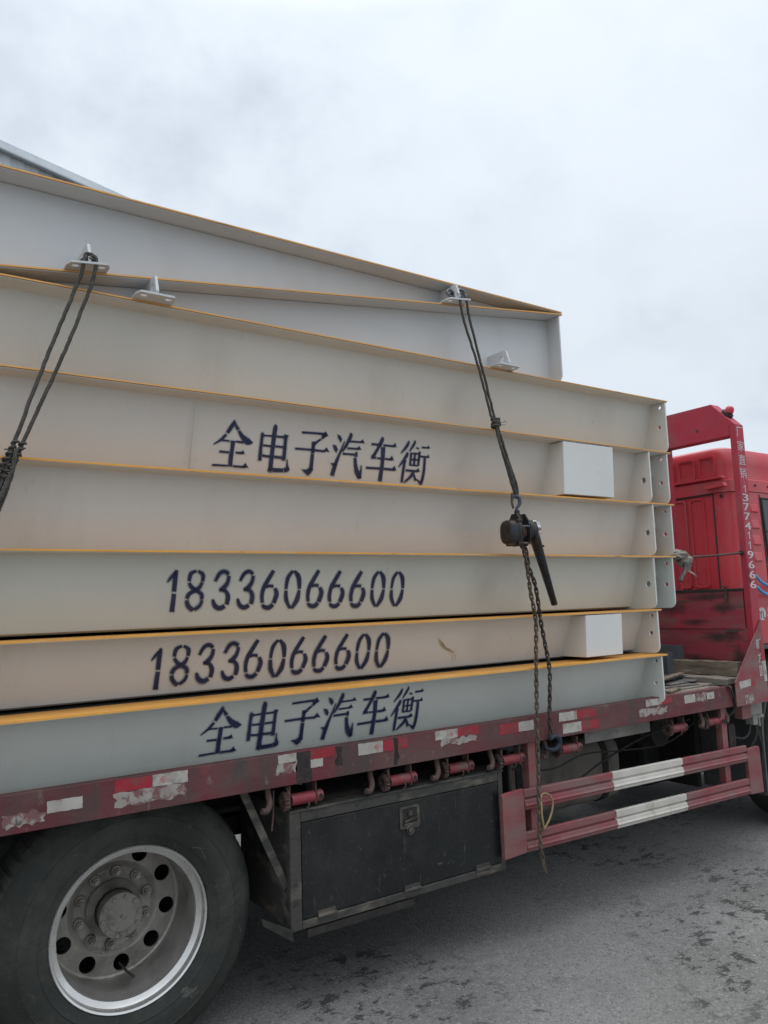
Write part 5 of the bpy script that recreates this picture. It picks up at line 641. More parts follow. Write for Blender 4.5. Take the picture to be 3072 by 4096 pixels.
for kd, x0, x1, z0, z1 in STK:
    n = 10; dep = -0.0012 if kd in 'wrl' else -0.0008
    jag = {'t': 0.010, 'b': 0.010}.get(kd, 0.0012)
    def j(): return rs.uniform(-jag, jag)
    loop = [(x0+(x1-x0)*i/n, z0+j()) for i in range(n)]+[(x1+j(), z0+(z1-z0)*i/4) for i in range(4)]+[(x1-(x1-x0)*i/n, z1+(j() if kd != 'b' else 0)) for i in range(n)]+[(x0+j(), z1-(z1-z0)*i/4) for i in range(4)]
    loop = [(a, min(b, 1.0965)) for a, b in loop]
    mb = MB(); mb.add([(a, dep, b) for a, b in loop], tessellate_polygon([[Vector((a, b, 0)) for a, b in loop]]))
    s = mb.build({'t': 'torn_sticker', 'b': 'tar_smear'}.get(kd, 'reflective_sticker'), {'w': m_refwhite, 'l': m_refwhite, 'r': m_refred, 't': m_residue, 'b': m_smear}[kd], rail_o)
    if kd == 'l':      # the round red mark printed on the white half
        cx, cz = x0+(x1-x0)*(0.30 if x0 < 1 else 0.74), (z0+z1)/2
        mb = MB(); ro = circle(cx, cz, 0.0125, 20); ri = circle(cx, cz, 0.0100, 20)
        mb.add([(a, dep-0.0006, b) for a, b in ro+ri], [(i, (i+1) % 20, 20+(i+1) % 20, 20+i) for i in range(20)])
        for (a0, a1, b0, b1) in ((-0.006, 0.006, 0.003, 0.0052), (-0.006, 0.005, -0.001, 0.001), (-0.006, 0.006, -0.0055, -0.0033), (-0.006, -0.0035, -0.0055, 0.0052)):
            mb.add([(cx+a0, dep-0.0006, cz+b0), (cx+a1, dep-0.0006, cz+b0), (cx+a1, dep-0.0006, cz+b1), (cx+a0, dep-0.0006, cz+b1)], [(0, 1, 2, 3)])
        mb.build('round_mark', m_logored, rail_o)
# --- floor, cross members, chassis
mb = MB(); mb.box(-3.2, 4.752, 0.052, 2.348, 1.030, 1.058); mb.build('bed_floor', m_ply, T)
mb = MB(); mb.box(4.09, 4.752, 0.052, 2.348, 1.0585, 1.0905); mb.build('front_floor_board', m_ply, T)
for i, x in enumerate([-2.9, -2.2, -1.5, -0.8, -0.1, 0.55, 1.25, 1.85, 2.62, 3.35, 4.02, 4.65]):
    mb = MB(); mb.box(x, x+0.05, 0.052, 2.348, 0.985, 1.029); mb.build('cross_member', m_chassis, T)
for y in (0.78, 1.55):
    mb = MB(); mb.sweep([(y, 0.72), (y+0.08, 0.72), (y+0.08, 0.728), (y+0.008, 0.728), (y+0.008, 0.976), (y+0.08, 0.976), (y+0.08, 0.984), (y, 0.984)], -3.0, 7.0); mb.build('chassis_beam', m_chassis, T)
# --- wheels
def wheel(cx, cz, y, sgn, detailed=True):
    """outer face at y, axle along y; sgn=+1: faces the camera side"""
    Yf = lambda a: y+sgn*a
    n = 72 if detailed else 32
    L = lambda prof_: [(r, Yf(a)) for r, a in prof_]
    mb = MB()                              # disc: flat ring with ten hand holes, cone inside, curl outside
    for k in range(10):
        g0 = 2*math.pi*k/10+0.14; st = 2*math.pi/10; gm = g0+st/2
        outer = [(0.256*math.cos(g0+st*i/10), 0.256*math.sin(g0+st*i/10)) for i in range(11)]+[(0.182*math.cos(g0+st-st*i/8), 0.182*math.sin(g0+st-st*i/8)) for i in range(9)]
        mb.prism(outer, lambda a, b, q: (cx+a, Yf(0.258+q), cz+b), 0.010, holes=[circle(0.2195*math.cos(gm), 0.2195*math.sin(gm), 0.0325, 20)])
    mb.lathe(L([(0.256, 0.2581), (0.263, 0.253), (0.268, 0.240), (0.268, 0.262), (0.256, 0.268)]), (cx, 0, cz), n, close=True)
    mb.lathe(L([(0.182, 0.2581), (0.172, 0.263), (0.158, 0.275), (0.150, 0.278), (0.0, 0.279)]), (cx, 0, cz), 48)
    d = mb.build('wheel', m_disc, T, smooth=30, origin=(cx, y, cz))
    mb = MB(); mb.lathe(L([(0.2995, 0.012), (0.301, 0.003), (0.297, -0.002), (0.290, 0.002), (0.2865, 0.014), (0.2855, 0.026), (0.2775, 0.032), (0.2660, 0.038), (0.2648, 0.052), (0.2720, 0.060), (0.285, 0.045), (0.295, 0.030)]), (cx, 0, cz), n, close=True)
    mb.build('rim', m_rim, d, smooth=40)
    mb = MB(); mb.lathe(L([(0.2650, 0.0525), (0.2630, 0.070), (0.2590, 0.095), (0.2575, 0.13), (0.259, 0.17), (0.264, 0.21), (0.2685, 0.24), (0.2685, 0.30), (0.2760, 0.30), (0.2730, 0.0525)]), (cx, 0, cz), n, close=True); mb.build('rim_barrel', m_barrel, d, smooth=40)
    mb = MB(); mb.lathe(L([(0.288, 0.030), (0.2985, 0.010), (0.305, -0.003), (0.322, -0.010), (0.336, -0.015), (0.339, -0.0175), (0.342, -0.0155), (0.352, -0.018), (0.392, -0.020), (0.406, -0.018), (0.409, -0.0205), (0.412, -0.017), (0.424, -0.014), (0.428, -0.010), (0.452, -0.002), (0.474, 0.012), (0.486, 0.022), (0.494, 0.031), (0.504, 0.046), (0.508, 0.075), (0.509, 0.165), (0.508, 0.245), (0.500, 0.275), (0.47, 0.30), (0.40, 0.305), (0.30, 0.29)]), (cx, 0, cz), max(n, 96) if detailed else 40, close=True)
    ty = mb.build('tyre', m_tyre, d, smooth=40)
    if detailed:
        sw = [(0.305, -0.003), (0.322, -0.010), (0.352, -0.018), (0.392, -0.020), (0.424, -0.014), (0.452, -0.002), (0.474, 0.012), (0.486, 0.022)]
        def ys(r):
            for (ra, ya), (rb, yb) in zip(sw, sw[1:]):
                if ra <= r <= rb: return ya+(yb-ya)*(r-ra)/(rb-ra)
            return 0.0
        rq = random.Random(8)
        for (g0, r1, g1, r2, w_) in ((48, .345, 40, .372, .005), (44, .36, 34, .35, .002), (2, .35, 10, .44, .0022), (-3, .36, 6, .455, .002), (14, .40, 22, .41, .0022), (-8, .34, -2, .43, .0025), (28, .43, 36, .40, .002), (-14, .455, -16, .462, .004), (-40, .36, -46, .41, .002), (60, .43, 66, .40, .0018), (120, .36, 128, .40, .0018), (150, .42, 158, .40, .002)):
            vs = []; n2 = 14
            for i in range(n2+1):
                u = i/n2; g_ = R(g0+(g1-g0)*u+rq.uniform(-.35, .35)); r_ = r1+(r2-r1)*u+rq.uniform(-.0015, .0015); h_ = w_*(0.35+0.65*math.sin(math.pi*u))*rq.uniform(.5, 1.2)
                for e_ in (-1, 1): vs.append((cx+(r_+e_*h_*.6)*math.cos(g_-e_*h_), Yf(ys(r_)-0.0012), cz+(r_+e_*h_*.6)*math.sin(g_-e_*h_)))
            mb = MB(); mb.add(vs, [(2*i, 2*i+1, 2*i+3, 2*i+2) for i in range(n2)]); mb.build('scuff_mark', m_scuff, d)
        mb = MB()                      # moulded blocks on the shoulder
        for k in range(60):
            g = 2*math.pi*k/60; c_, s_ = math.cos(g), math.sin(g)
            path = [Vector((cx+ra*c_, Yf(ya), cz+ra*s_)) for ra, ya in ((0.488, 0.026), (0.4965, 0.034), (0.507, 0.052), (0.5105, 0.085), (0.5115, 0.19))]
            t2 = Vector((-s_, 0, c_))*0.017; o_ = len(mb.v)
            for q in path: mb.v += [tuple(q-t2), tuple(q+t2), tuple(q+t2-Vector((c_, 0, s_))*0.012), tuple(q-t2-Vector((c_, 0, s_))*0.012)]
            for i in range(4):
                for j_ in range(4): mb.f.append((o_+4*i+j_, o_+4*i+(j_+1) % 4, o_+4*i+4+(j_+1) % 4, o_+4*i+4+j_))
            mb.f.append((o_, o_+1, o_+2, o_+3))
        mb.v = [(p[0], p[1], max(p[2], 0.001)) for p in mb.v]
        mb.build('tread', m_tyre, d)
    # hub: end cap with bolts, hub flange, wheel nuts
    mb = MB(); mb.lathe(L([(0.0, 0.148), (0.004, 0.148), (0.005, 0.154), (0.007, 0.148), (0.056, 0.147), (0.059, 0.150), (0.064, 0.151), (0.083, 0.152), (0.086, 0.156), (0.086, 0.166), (0.078, 0.168), (0.0, 0.169)]), (cx, 0, cz), 40)
    hb = mb.build('hub_cap', m_hub, d, smooth=35)
    mb = MB(); mb.lathe(L([(0.0, 0.1695), (0.077, 0.1695), (0.078, 0.205), (0.083, 0.230), (0.098, 0.250), (0.110, 0.262), (0.110, 0.2775), (0.0, 0.2775)]), (cx, 0, cz), 40); mb.build('hub', m_disc, d, smooth=35)
    if detailed:
        for k in range(10):
            g = 2*math.pi*k/10+0.1; bx, bz = cx+0.0725*math.cos(g), cz+0.0725*math.sin(g)
            mb = MB(); mb.cyl((bx, Yf(0.144), bz), (bx, Yf(0.153), bz), 0.008, n=6); mb.build('cap_bolt', m_hub, d)
            g = 2*math.pi*k/10+0.25; bx, bz = cx+0.140*math.cos(g), cz+0.140*math.sin(g)
            mb = MB(); mb.cyl((bx, Yf(0.244), bz), (bx, Yf(0.276), bz), 0.015, n=6); mb.cyl((bx, Yf(0.232), bz), (bx, Yf(0.246), bz), 0.009, n=10); mb.cyl((bx, Yf(0.262), bz), (bx, Yf(0.278), bz), 0.020, 0.024, n=16); mb.build('wheel_nut', m_disc, d)
        mb = MB(); mb.tube(spline([(cx+0.020, Yf(0.25), cz-0.215), (cx+0.030, Yf(0.19), cz-0.225), (cx+0.050, Yf(0.15), cz-0.240)], 4), 0.005, 8); mb.build('valve_stem', m_rubber, d)
    return d
wheel(0.900, 0.510, 0.132, 1)
wheel(-0.46, 0.510, 0.132, 1, False)
for x in (0.9, -0.46): wheel(x, 0.510, 2.4-0.132, -1, False)
for x in (0.9, -0.46):                      # inner twins and axles
    for y0 in (0.50, 1.56):
        mb = MB(); mb.lathe([(0.29, y0+0.02), (0.35, y0), (0.42, y0), (0.49, y0+0.03), (0.508, y0+0.06), (0.508, y0+0.22), (0.49, y0+0.27), (0.42, y0+0.30), (0.35, y0+0.30), (0.29, y0+0.28)], (x, 0, 0.51), 40, close=True)
        mb.build('inner_tyre', m_tyre, T, smooth=40)
    mb = MB(); mb.cyl((x, 0.345, 0.51), (x, 2.055, 0.51), 0.085, n=20); mb.build('axle', m_chassis, T, smooth=40)
for s_y in (0.70, 1.64):
    mb = MB(); mb.bar((-1.1, s_y, 0.70), (1.6, s_y, 0.66), 0.08, 0.09); mb.build('leaf_spring', m_chassis, T)
# --- mudguard brace between wheel and tool box
mb = MB(); mb.bar((1.330, 0.07, 0.960), (1.524, 0.07, 0.535), 0.008, 0.032, up=(1, 0, 0.4)); mb.build('brace', m_toolframe, T, bevel=0.001)
mb = MB(); mb.tube(spline([(1.452, 0.03, 0.95), (1.448, 0.03, 0.85), (1.440, 0.028, 0.79)], 4), 0.0035, 6); mb.build('hanging_wire', m_rust, T)
# --- tool box
BX0, BX1, BZ0, BZ1, BY = 1.527, 2.727, 0.366, 0.846, 0.035
mb = MB()
mb.box(BX0, BX1, BY+0.012, BY+0.52, BZ0+0.01, BZ1-0.004)
box_o = mb.build('tool_box', m_toolframe, T, bevel=0.004)
mb = MB()
mb.box(BX0-0.003, BX0+0.050, BY-0.004, BY+0.011, BZ0, BZ1); mb.box(BX1-0.026, BX1+0.003, BY-0.004, BY+0.011, BZ0, BZ1)
mb.box(BX0+0.0505, BX1-0.0265, BY-0.004, BY+0.011, 0.798, BZ1); mb.box(BX0+0.0505, BX1-0.0265, BY-0.004, BY+0.011, BZ0, 0.400)
mb.build('frame', m_toolframe, box_o, bevel=0.004)
mb = MB(); mb.box(BX0-0.006, BX1+0.006, BY-0.010, BY+0.52, BZ1-0.003, BZ1+0.006); mb.build('lid_flange', m_toolframe, box_o, bevel=0.002)
mb = MB(); mb.box(1.5805, 2.6985, BY-0.001, BY+0.0115, 0.4035, 0.7945); mb.build('door', m_tooldoor, box_o, bevel=0.003)
for hx in (1.695, 2.146, 2.575):
    mb = MB(); mb.cyl((hx-0.045, BY-0.007, 0.4025), (hx+0.045, BY-0.007, 0.4025), 0.008, n=10); mb.box(hx-0.043, hx+0.043, BY-0.0065, BY-0.0045, 0.378, 0.402); mb.box(hx-0.043, hx+0.043, BY-0.0045, BY-0.0015, 0.4045, 0.425)
    mb.build('hinge', m_toolframe, box_o)
lx0, lx1, lz0, lz1 = 2.088, 2.202, 0.672, 0.772
mb = MB(); mb.prism(rrect(lx0, lx1, lz0, lz1, 0.012), lambda a, b, q: (a, BY-0.0055+q, b), 0.004, holes=[rrect(lx0+0.016, lx1-0.016, lz0+0.014, lz1-0.010, 0.006)])
lt = mb.build('latch', m_latch, box_o, bevel=0.001)
mb = MB(); mb.box(lx0+0.012, lx1-0.012, BY-0.0028, BY-0.0012, lz0+0.010, lz1-0.006); mb.build('latch_recess', m_black, lt)
mb = MB(); mb.cyl((2.142, BY-0.003, 0.742), (2.142, BY-0.014, 0.742), 0.012, n=14); mb.cyl((2.142, BY-0.0145, 0.742), (2.142, BY-0.018, 0.742), 0.008, n=12); mb.build('lock_knob', m_latch, lt)
mb = MB(); mb.bar((2.112, BY-0.010, 0.706), (2.184, BY-0.012, 0.722), 0.006, 0.009); mb.box(2.110, 2.184, BY-0.008, BY-0.004, 0.688, 0.697); mb.build('latch_lever', m_latch, lt)
mb = MB(); mb.cyl((2.148, BY-0.003, 0.664), (2.148, BY-0.010, 0.664), 0.014, n=16); mb.lathe([(0.020, BY-0.0035), (0.023, BY-0.006), (0.020, BY-0.008), (0.017, BY-0.006)], (2.148, 0, 0.664), 18, close=True); mb.build('lock_ring', m_latch, lt, smooth=40)
mb = MB(); mb.add([(1.425, 0.10, 0.425), (1.520, 0.02, 0.385), (1.531, 0.02, 0.332), (1.43, 0.10, 0.395)], [(0, 1, 2, 3)]); mb.add([(1.425, 0.108, 0.425), (1.520, 0.028, 0.385), (1.531, 0.028, 0.332), (1.43, 0.108, 0.395)], [(0, 3, 2, 1)]); mb.build('bent_flap', m_toolframe, box_o)
mb = MB(); mb.box(1.600, 2.150, 0.03, 0.09, 0.352, 0.360); mb.box(1.600, 2.150, 0.03, 0.036, 0.330, 0.352); mb.build('lower_angle', m_chassis, box_o)
for x in (1.75, 2.5):
    mb = MB(); mb.box(x, x+0.05, 0.30, 0.34, BZ1+0.007, 0.9845); mb.build('hanger', m_chassis, box_o)
# --- load binding winches under the rail
def winch_make(mt):
    mb = MB(); mb.lathe([(0.0, 0.012), (0.027, 0.012), (0.028, 0.014), (0.028, 0.150), (0.0, 0.150)], (0, 0, 0), 20, 'x')
    w_ = mb.build('winch', mt, T, smooth=35, origin=(0, 0, 0))
    mb = MB()                               # ratchet wheel: saw teeth
    pts = []
    for k in range(14):
        g = 2*math.pi*k/14; pts += [(0.034*math.cos(g), 0.034*math.sin(g)), (0.045*math.cos(g+0.10), 0.045*math.sin(g+0.10))]
    mb.prism(pts, lambda a, b, q: (-0.034+q, a, b), 0.024, holes=[circle(0, 0, 0.020, 12)]); mb.build('ratchet_wheel', m_rust, w_)
    mb = MB(); mb.box(-0.006, 0.002, -0.022, 0.028, -0.034, 0.072); mb.build('hanger_plate', m_rust, w_)
    mb = MB(); mb.box(0.151, 0.159, -0.022, 0.028, -0.034, 0.072); mb.build('hanger_plate', m_rust, w_)
    mb = MB(); mb.lathe([(0.017, 0.160), (0.027, 0.160), (0.029, 0.165), (0.029, 0.196), (0.026, 0.200), (0.017, 0.200)], (0, 0, 0), 20, 'x', close=True)
    mb.build('bar_socket', mt, w_, smooth=35)
    mb = MB(); mb.cyl((0.180, 0.0, 0.0), (0.180, -0.0305, 0.0), 0.012, n=12); mb.build('socket_hole', m_black, w_)
    mb = MB(); mb.tube(spline([(0.10, -0.025, -0.010), (0.108, -0.030, -0.030), (0.100, -0.020, -0.046)], 4), 0.0045, 6); mb.build('rope_stub', m_rust, w_)
    mb = MB(); mb.bar((-0.02, -0.030, 0.066), (-0.012, -0.034, 0.030), 0.012, 0.007); mb.build('pawl', m_rust, w_)
    return w_
w0 = winch_make(m_winch); w0.scale = (0.80, 0.88, 0.88); w0.location = Vector((1.522, 0.035, 0.897))-Vector(T['_org'])
w0['_x'] = 0
for (x, z, y, sx, yaw) in ((2.040, 0.897, 0.035, 1, 3), (2.405, 0.896, 0.06, 1, -4), (2.735, 0.892, 0.035, 1, 2), (3.170, 0.890, 0.04, 1, -2), (4.150, 0.884, 0.05, 1, 5), (4.510, 0.884, 0.045, 0.95, -6)):
    c = copy_tree(w0, T); c.location = Vector((x-0.012, y, z))-Vector(T['_org']); c.rotation_euler = (0, 0, R(yaw)*0.4); c.scale = (0.80*sx, 0.88, 0.88)
# --- rope hooks under the rail
mb = MB(); mb.tube(spline([(0, 0.03, 0.03), (0.002, 0.02, -0.02), (0.0, 0.005, -0.055), (-0.018, -0.004, -0.078), (-0.040, -0.006, -0.074)], 5), 0.013, 10, rads=None)
hk = mb.build('rope_hook', m_rust, T, smooth=50, origin=(0, 0, 0)); hk.location = Vector((1.428, 0.015, 0.955))-Vector(T['_org'])
for x in (1.935, 2.312, 2.660, 3.045, 4.432, 4.700):
    c = copy_tree(hk, T); c.location = Vector((x, 0.015, 0.955))-Vector(T['_org']); c.rotation_euler = (0, 0, R((x*131) % 30-15))
# --- side guard: two ribbed rails, end plates, hangers
def gz(x): return -0.0165*(x-2.84)
def guard_rail(zt, zb, segs):
    h = zt-zb
    prof = [(0.0, zt), (-0.003, zt-0.004), (-0.003, zt-h*0.36), (0.010, zt-h*0.42), (0.010, zt-h*0.46), (-0.004, zt-h*0.53), (-0.006, zt-h*0.68), (-0.012, zt-h*0.76), (-0.006, zt-h*0.86), (-0.004, zb+0.004), (0.0, zb), (0.018, zb), (0.018, zt)]
    for x0, x1, mt, nm in segs:
        n = len(prof); vs = []
        for x in (x0, x1): vs += [(x, y, z+gz(x)) for y, z in prof]
        mb = MB(); mb.add(vs, [(i, (i+1) % n, n+(i+1) % n, n+i) for i in range(n)]+[tuple(range(n)), tuple(range(2*n-1, n-1, -1))])
        mb.build(nm, mt, gd, bevel=0.001)
mb = MB()
def gplate(x0, x1, z0, z1, z2, z3): return [(x0, z0), (x1, z1), (x1+0.004, z2), (x0-0.004, z3)]
mb.prism([(2.690, 0.425), (2.845, 0.432), (2.838, 0.745), (2.700, 0.738), (2.691, 0.730)], lambda a, b, q: (a, -0.006+q, b), 0.024)
gd = mb.build('side_guard', m_guard, T, bevel=0.003)
mb = MB(); mb.prism([(4.856, 0.393), (5.008, 0.386), (4.998, 0.672), (4.985, 0.686), (4.852, 0.680)], lambda a, b, q: (a, -0.006+q, b), 0.024); mb.build('end_plate', m_guard, gd, bevel=0.003)
guard_rail(0.738, 0.636, [(2.8455, 3.528, m_guard, 'guard_rail'), (3.5285, 4.168, m_band, 'white_band'), (4.1685, 4.8515, m_guard, 'guard_rail')])
guard_rail(0.528, 0.430, [(2.8455, 3.538, m_guard, 'guard_rail'), (3.5385, 4.180, m_band, 'white_band'), (4.1805, 4.8515, m_guard, 'guard_rail')])
for x in (2.912, 4.640):
    mb = MB(); zb_ = 0.432+gz(x)
    mb.prism([(0.0, 0.0), (0.055, 0.0), (0.055, 0.045), (0.049, 0.045), (0.049, 0.006), (0.006, 0.006), (0.006, 0.045), (0.0, 0.045)], lambda a, b, q: (x+a, 0.024+b, zb_+q), 0.984-zb_)
    mb.build('guard_hanger', m_guard, gd, bevel=0.001)
# --- added boxes and skirt on the far side shut out most of the light from there
mb = MB(); mb.box(1.50, 3.15, 1.86, 2.33, 0.34, 0.92); mb.build('far_light_block', m_tooldoor, T, bevel=0.006)
mb = MB(); mb.box(3.20, 4.95, 1.82, 2.33, 0.30, 0.90); mb.build('far_light_block_front', m_chassis, T, bevel=0.03)
mb = MB(); mb.box(5.02, 6.9, 0.95, 1.75, 0.24, 0.98); mb.build('engine', m_black, T, bevel=0.05)
mb = MB(); mb.box(5.20, 5.24, 0.62, 2.2, 0.28, 0.95); mb.build('rear_splash_panel', m_black, T)
mb = MB(); mb.box(-3.0, 1.2, 1.80, 1.84, 0.25, 0.98); mb.build('far_light_skirt', m_black, T)
mb = MB(); mb.box(-1.6, 1.48, 1.00, 1.03, 0.30, 0.98); mb.build('inner_baffle', m_black, T)
# --- fuel tank and other dark things between the wheels
mb = MB(); mb.sweep(rrect(0.46, 1.02, 0.40, 0.80, 0.10, 6), 3.02, 4.14); tk = mb.build('fuel_tank', m_tank, T, smooth=40)
for x in (3.22, 3.98):
    mb = MB(); mb.sweep(rrect(0.452, 1.028, 0.392, 0.808, 0.107, 6), x, x+0.05); mb.build('tank_strap', m_chassis, tk, smooth=40)
mb = MB(); mb.box(3.06, 3.42, 0.47, 0.98, 0.815, 0.93); mb.build('blue_battery_cover', m_tankblue, T, bevel=0.01)
mb = MB(); mb.box(3.49, 4.08, 0.15, 0.156, 0.868, 0.963); mb.build('pale_sheet', m_paledusty, T)
mb = MB(); mb.tube(spline([(2.95, 0.30, 0.66), (3.2, 0.28, 0.60), (3.5, 0.30, 0.61), (3.85, 0.33, 0.70), (4.2, 0.30, 0.80), (4.7, 0.30, 0.86)], 6), 0.006, 6); mb.build('brake_line', m_rubber, T)
mb = MB(); mb.tube(spline([(3.0, 0.25, 0.78), (3.3, 0.24, 0.74), (3.6, 0.26, 0.78), (4.0, 0.30, 0.745), (4.4, 0.28, 0.74), (4.7, 0.27, 0.84)], 6), 0.005, 6); mb.build('brake_line', m_rubber, T)
mb = MB(); mb.box(4.30, 4.62, 0.40, 0.72, 0.78, 0.93); mb.cyl((4.46, 0.36, 0.80), (4.46, 0.75, 0.80), 0.10, n=24); mb.build('air_tank', m_chassis, T, smooth=35)
mb = MB(); mb.cyl((4.60, 1.2, 0.74), (6.9, 1.2, 0.80), 0.26, n=24); mb.cyl((2.0, 1.2, 0.62), (4.60, 1.2, 0.74), 0.06, n=16); mb.build('gearbox', m_black, T, smooth=35)
mb = MB(); mb.box(2.05, 2.62, 0.50, 0.54, 0.90, 0.962); mb.box(1.93, 1.97, 0.48, 0.52, 0.88, 0.962); mb.build('pale_gap_panel', m_pale, T)  # added pale boxes stand in for bright background seen through the gaps
mb = MB(); mb.box(2.80, 2.815, 0.06, 0.70, 0.40, 0.93); mb.build('inner_plate', m_black, T)
mb = MB(); mb.prism(rrect(4.83, 4.905, 0.66, 0.83, 0.03), lambda a, b, q: (a, 0.10+q, b), 0.08); mb.build('air_filter', m_chassis, T, bevel=0.004)
# --- headboard
Xh = 5.060
mb = MB(); mb.prism([(0.04, 1.10), (2.36, 1.10), (2.36, 1.452), (0.04, 1.452)], lambda a, b, q: (Xh+q, a, b), 0.03)
hb = mb.build('headboard', m_board, T, bevel=0.003)
mb = MB(); mb.prism([(0.056, 1.4555), (2.344, 1.4555), (2.344, 1.715), (0.056, 1.715)], lambda a, b, q: (Xh-0.006+q, a, b), 0.03); mb.build('upper_board', m_board, hb, bevel=0.003)
mb = MB(); mb.box(Xh-0.012, Xh+0.04, 0.056, 2.344, 1.7155, 1.735); mb.build('top_strip', m_chassis, hb, bevel=0.002)
for y in (0.17, 1.2, 2.2):
    mb = MB(); mb.box(Xh-0.020, Xh-0.0125, y-0.008, y+0.008, 1.655, 1.745); mb.box(Xh-0.026, Xh-0.0205, y-0.012, y+0.012, 1.640, 1.656); mb.box(Xh-0.024, Xh-0.0125, y-0.024, y+0.024, 1.7455, 1.752); mb.build('hinge_strap', m_rust, hb)
    mb = MB(); mb.box(Xh-0.012, Xh-0.0065, y-0.06, y+0.03, 1.430, 1.4545); mb.build('latch_plate', m_rust, hb)
for ya, yb in ((0.0, 0.048), (2.352, 2.40)):
    mb = MB(); mb.box(Xh, Xh+0.098, ya, yb, 1.000, 2.886); mb.build('post', m_post, hb, bevel=0.004)
for y in (0.560, 1.82):
    mb = MB(); mb.box(Xh+0.031, Xh+0.055, y, y+0.04, 1.10, 2.8125); mb.build('inner_post', m_post, hb, bevel=0.003)
mb = MB(); mb.prism([(0.0, 2.8865), (0.049, 2.8865), (0.049, 2.8130), (2.351, 2.8130), (2.351, 2.8865), (2.40, 2.8865), (2.225, 3.072), (0.175, 3.072)], lambda a, b, q: (Xh+q, a, b), 0.098)
mb.build('top_beam', m_post, hb, bevel=0.004)
mb = MB(); mb.cyl((Xh-0.002, 0.30, 2.90), (Xh+0.001, 0.30, 2.90), 0.012, n=10); mb.build('bolt_head', m_rust, hb)
for cy_, cz_, ry_, rz_, xq in ((.33, 1.68, .22, .035, -.0065), (.22, 1.60, .12, .05, -.0065), (.45, 1.50, .16, .03, -.0065), (.25, 1.40, .20, .05, -.0005), (.12, 1.25, .07, .12, -.0005), (.45, 1.22, .20, .06, -.0005), (.62, 1.60, .14, .07, -.0065)):
    rq = random.Random(int(cy_*100+cz_*1000)); soft_patch('soot_stain', m_soot, [(cy_+ry_*math.cos(g)*rq.uniform(.7, 1.2), min(max(cz_+rz_*math.sin(g)*rq.uniform(.7, 1.2), 1.105), 1.452 if xq > -.001 else 1.713)) for g in [2*math.pi*i/18 for i in range(18)] if True], lambda a, b: (Xh+xq, max(a, .058), b), hb, 0.95, 4)
# beacon on the chamfer
mb = MB(); bc = Vector((Xh+0.05, 0.083, 2.985)); nrm_ = Vector((0, -0.727, 0.687))
mb.cyl(bc-nrm_*0.005, bc+nrm_*0.012, 0.044, n=20); bs = mb.build('beacon', m_rubber, T, smooth=40)
mb = MB(); pr = [(0.031, 0.0), (0.032, 0.02), (0.029, 0.038), (0.019, 0.050), (0.0, 0.054)]
up = Vector((0.2, -0.35, 0.9)).normalized(); a_ = up.cross(Vector((1, 0, 0))).normalized(); b_ = up.cross(a_); base = bc+nrm_*0.008+Vector((0.005, 0.0, 0.0))
n = 20; vs = [base+up*h+(a_*math.cos(2*math.pi*i/n)+b_*math.sin(2*math.pi*i/n))*r for r, h in pr for i in range(n)]
mb.add(vs, [(k*n+i, k*n+(i+1) % n, (k+1)*n+(i+1) % n, (k+1)*n+i) for k in range(len(pr)-1) for i in range(n)]+[tuple(range(n))]); mb.build('lamp_dome', m_beacon, bs, smooth=60)
# gusset plate and its writing
mb = MB(); mb.prism([(5.148, 1.510), (4.781, 1.113), (4.779, 0.961), (5.42, 0.961), (5.42, 1.003), (5.175, 1.012), (5.160, 1.05)], lambda a, b, q: (a, -0.007+q, b), 0.0065); gs = mb.build('gusset_plate', m_guard, T, bevel=0.001)
mb = MB(); mb.bar((5.148, -0.008, 1.512), (4.781, -0.008, 1.115), 0.006, 0.012); mb.box(5.175, 5.42, -0.03, -0.0075, 1.003, 1.009); mb.build('edge_strip', m_guard, gs)
FN = lambda cx, cz, y: (lambda a, b, d: (cx+a, y-d, cz+b))
def flat(name, mt, loop, y, parent): mb = MB(); mb.add([(a, y, b) for a, b in loop], tessellate_polygon([[Vector((a, b, 0)) for a, b in loop]])); return mb.build(name, mt, parent)
for ch, z in (('新', 1.352), ('方', 1.258), ('圆', 1.170)):
    lettering(ch, (0.062, 0.070), FN(5.092+(1.352-z)*0.10, z, -0.0075), 0.0005).build('worn_lettering', m_decal, gs)
flat('reflective_sticker', m_refred, [(5.101, 1.376), (5.152, 1.374), (5.158, 1.237), (5.112, 1.234)], -0.0095, gs)
flat('reflective_sticker', m_refwhite, [(5.1125, 1.2335), (5.158, 1.2365), (5.160, 1.098), (5.124, 1.097)], -0.0095, gs)
flat('reflective_sticker', m_refwhite, [(4.828, 1.072), (4.960, 1.083), (4.962, 1.127), (4.822, 1.118)], -0.0085, gs)
flat('reflective_sticker', m_refred, [(4.962, 1.080), (5.010, 1.078), (4.998, 1.118), (4.9625, 1.125)], -0.0086, gs)
flat('torn_sticker', m_residue, [(4.880, 0.972), (4.95, 0.968), (4.985, 0.975), (4.978, 1.026), (4.93, 1.030), (4.875, 1.024)], -0.0085, gs)
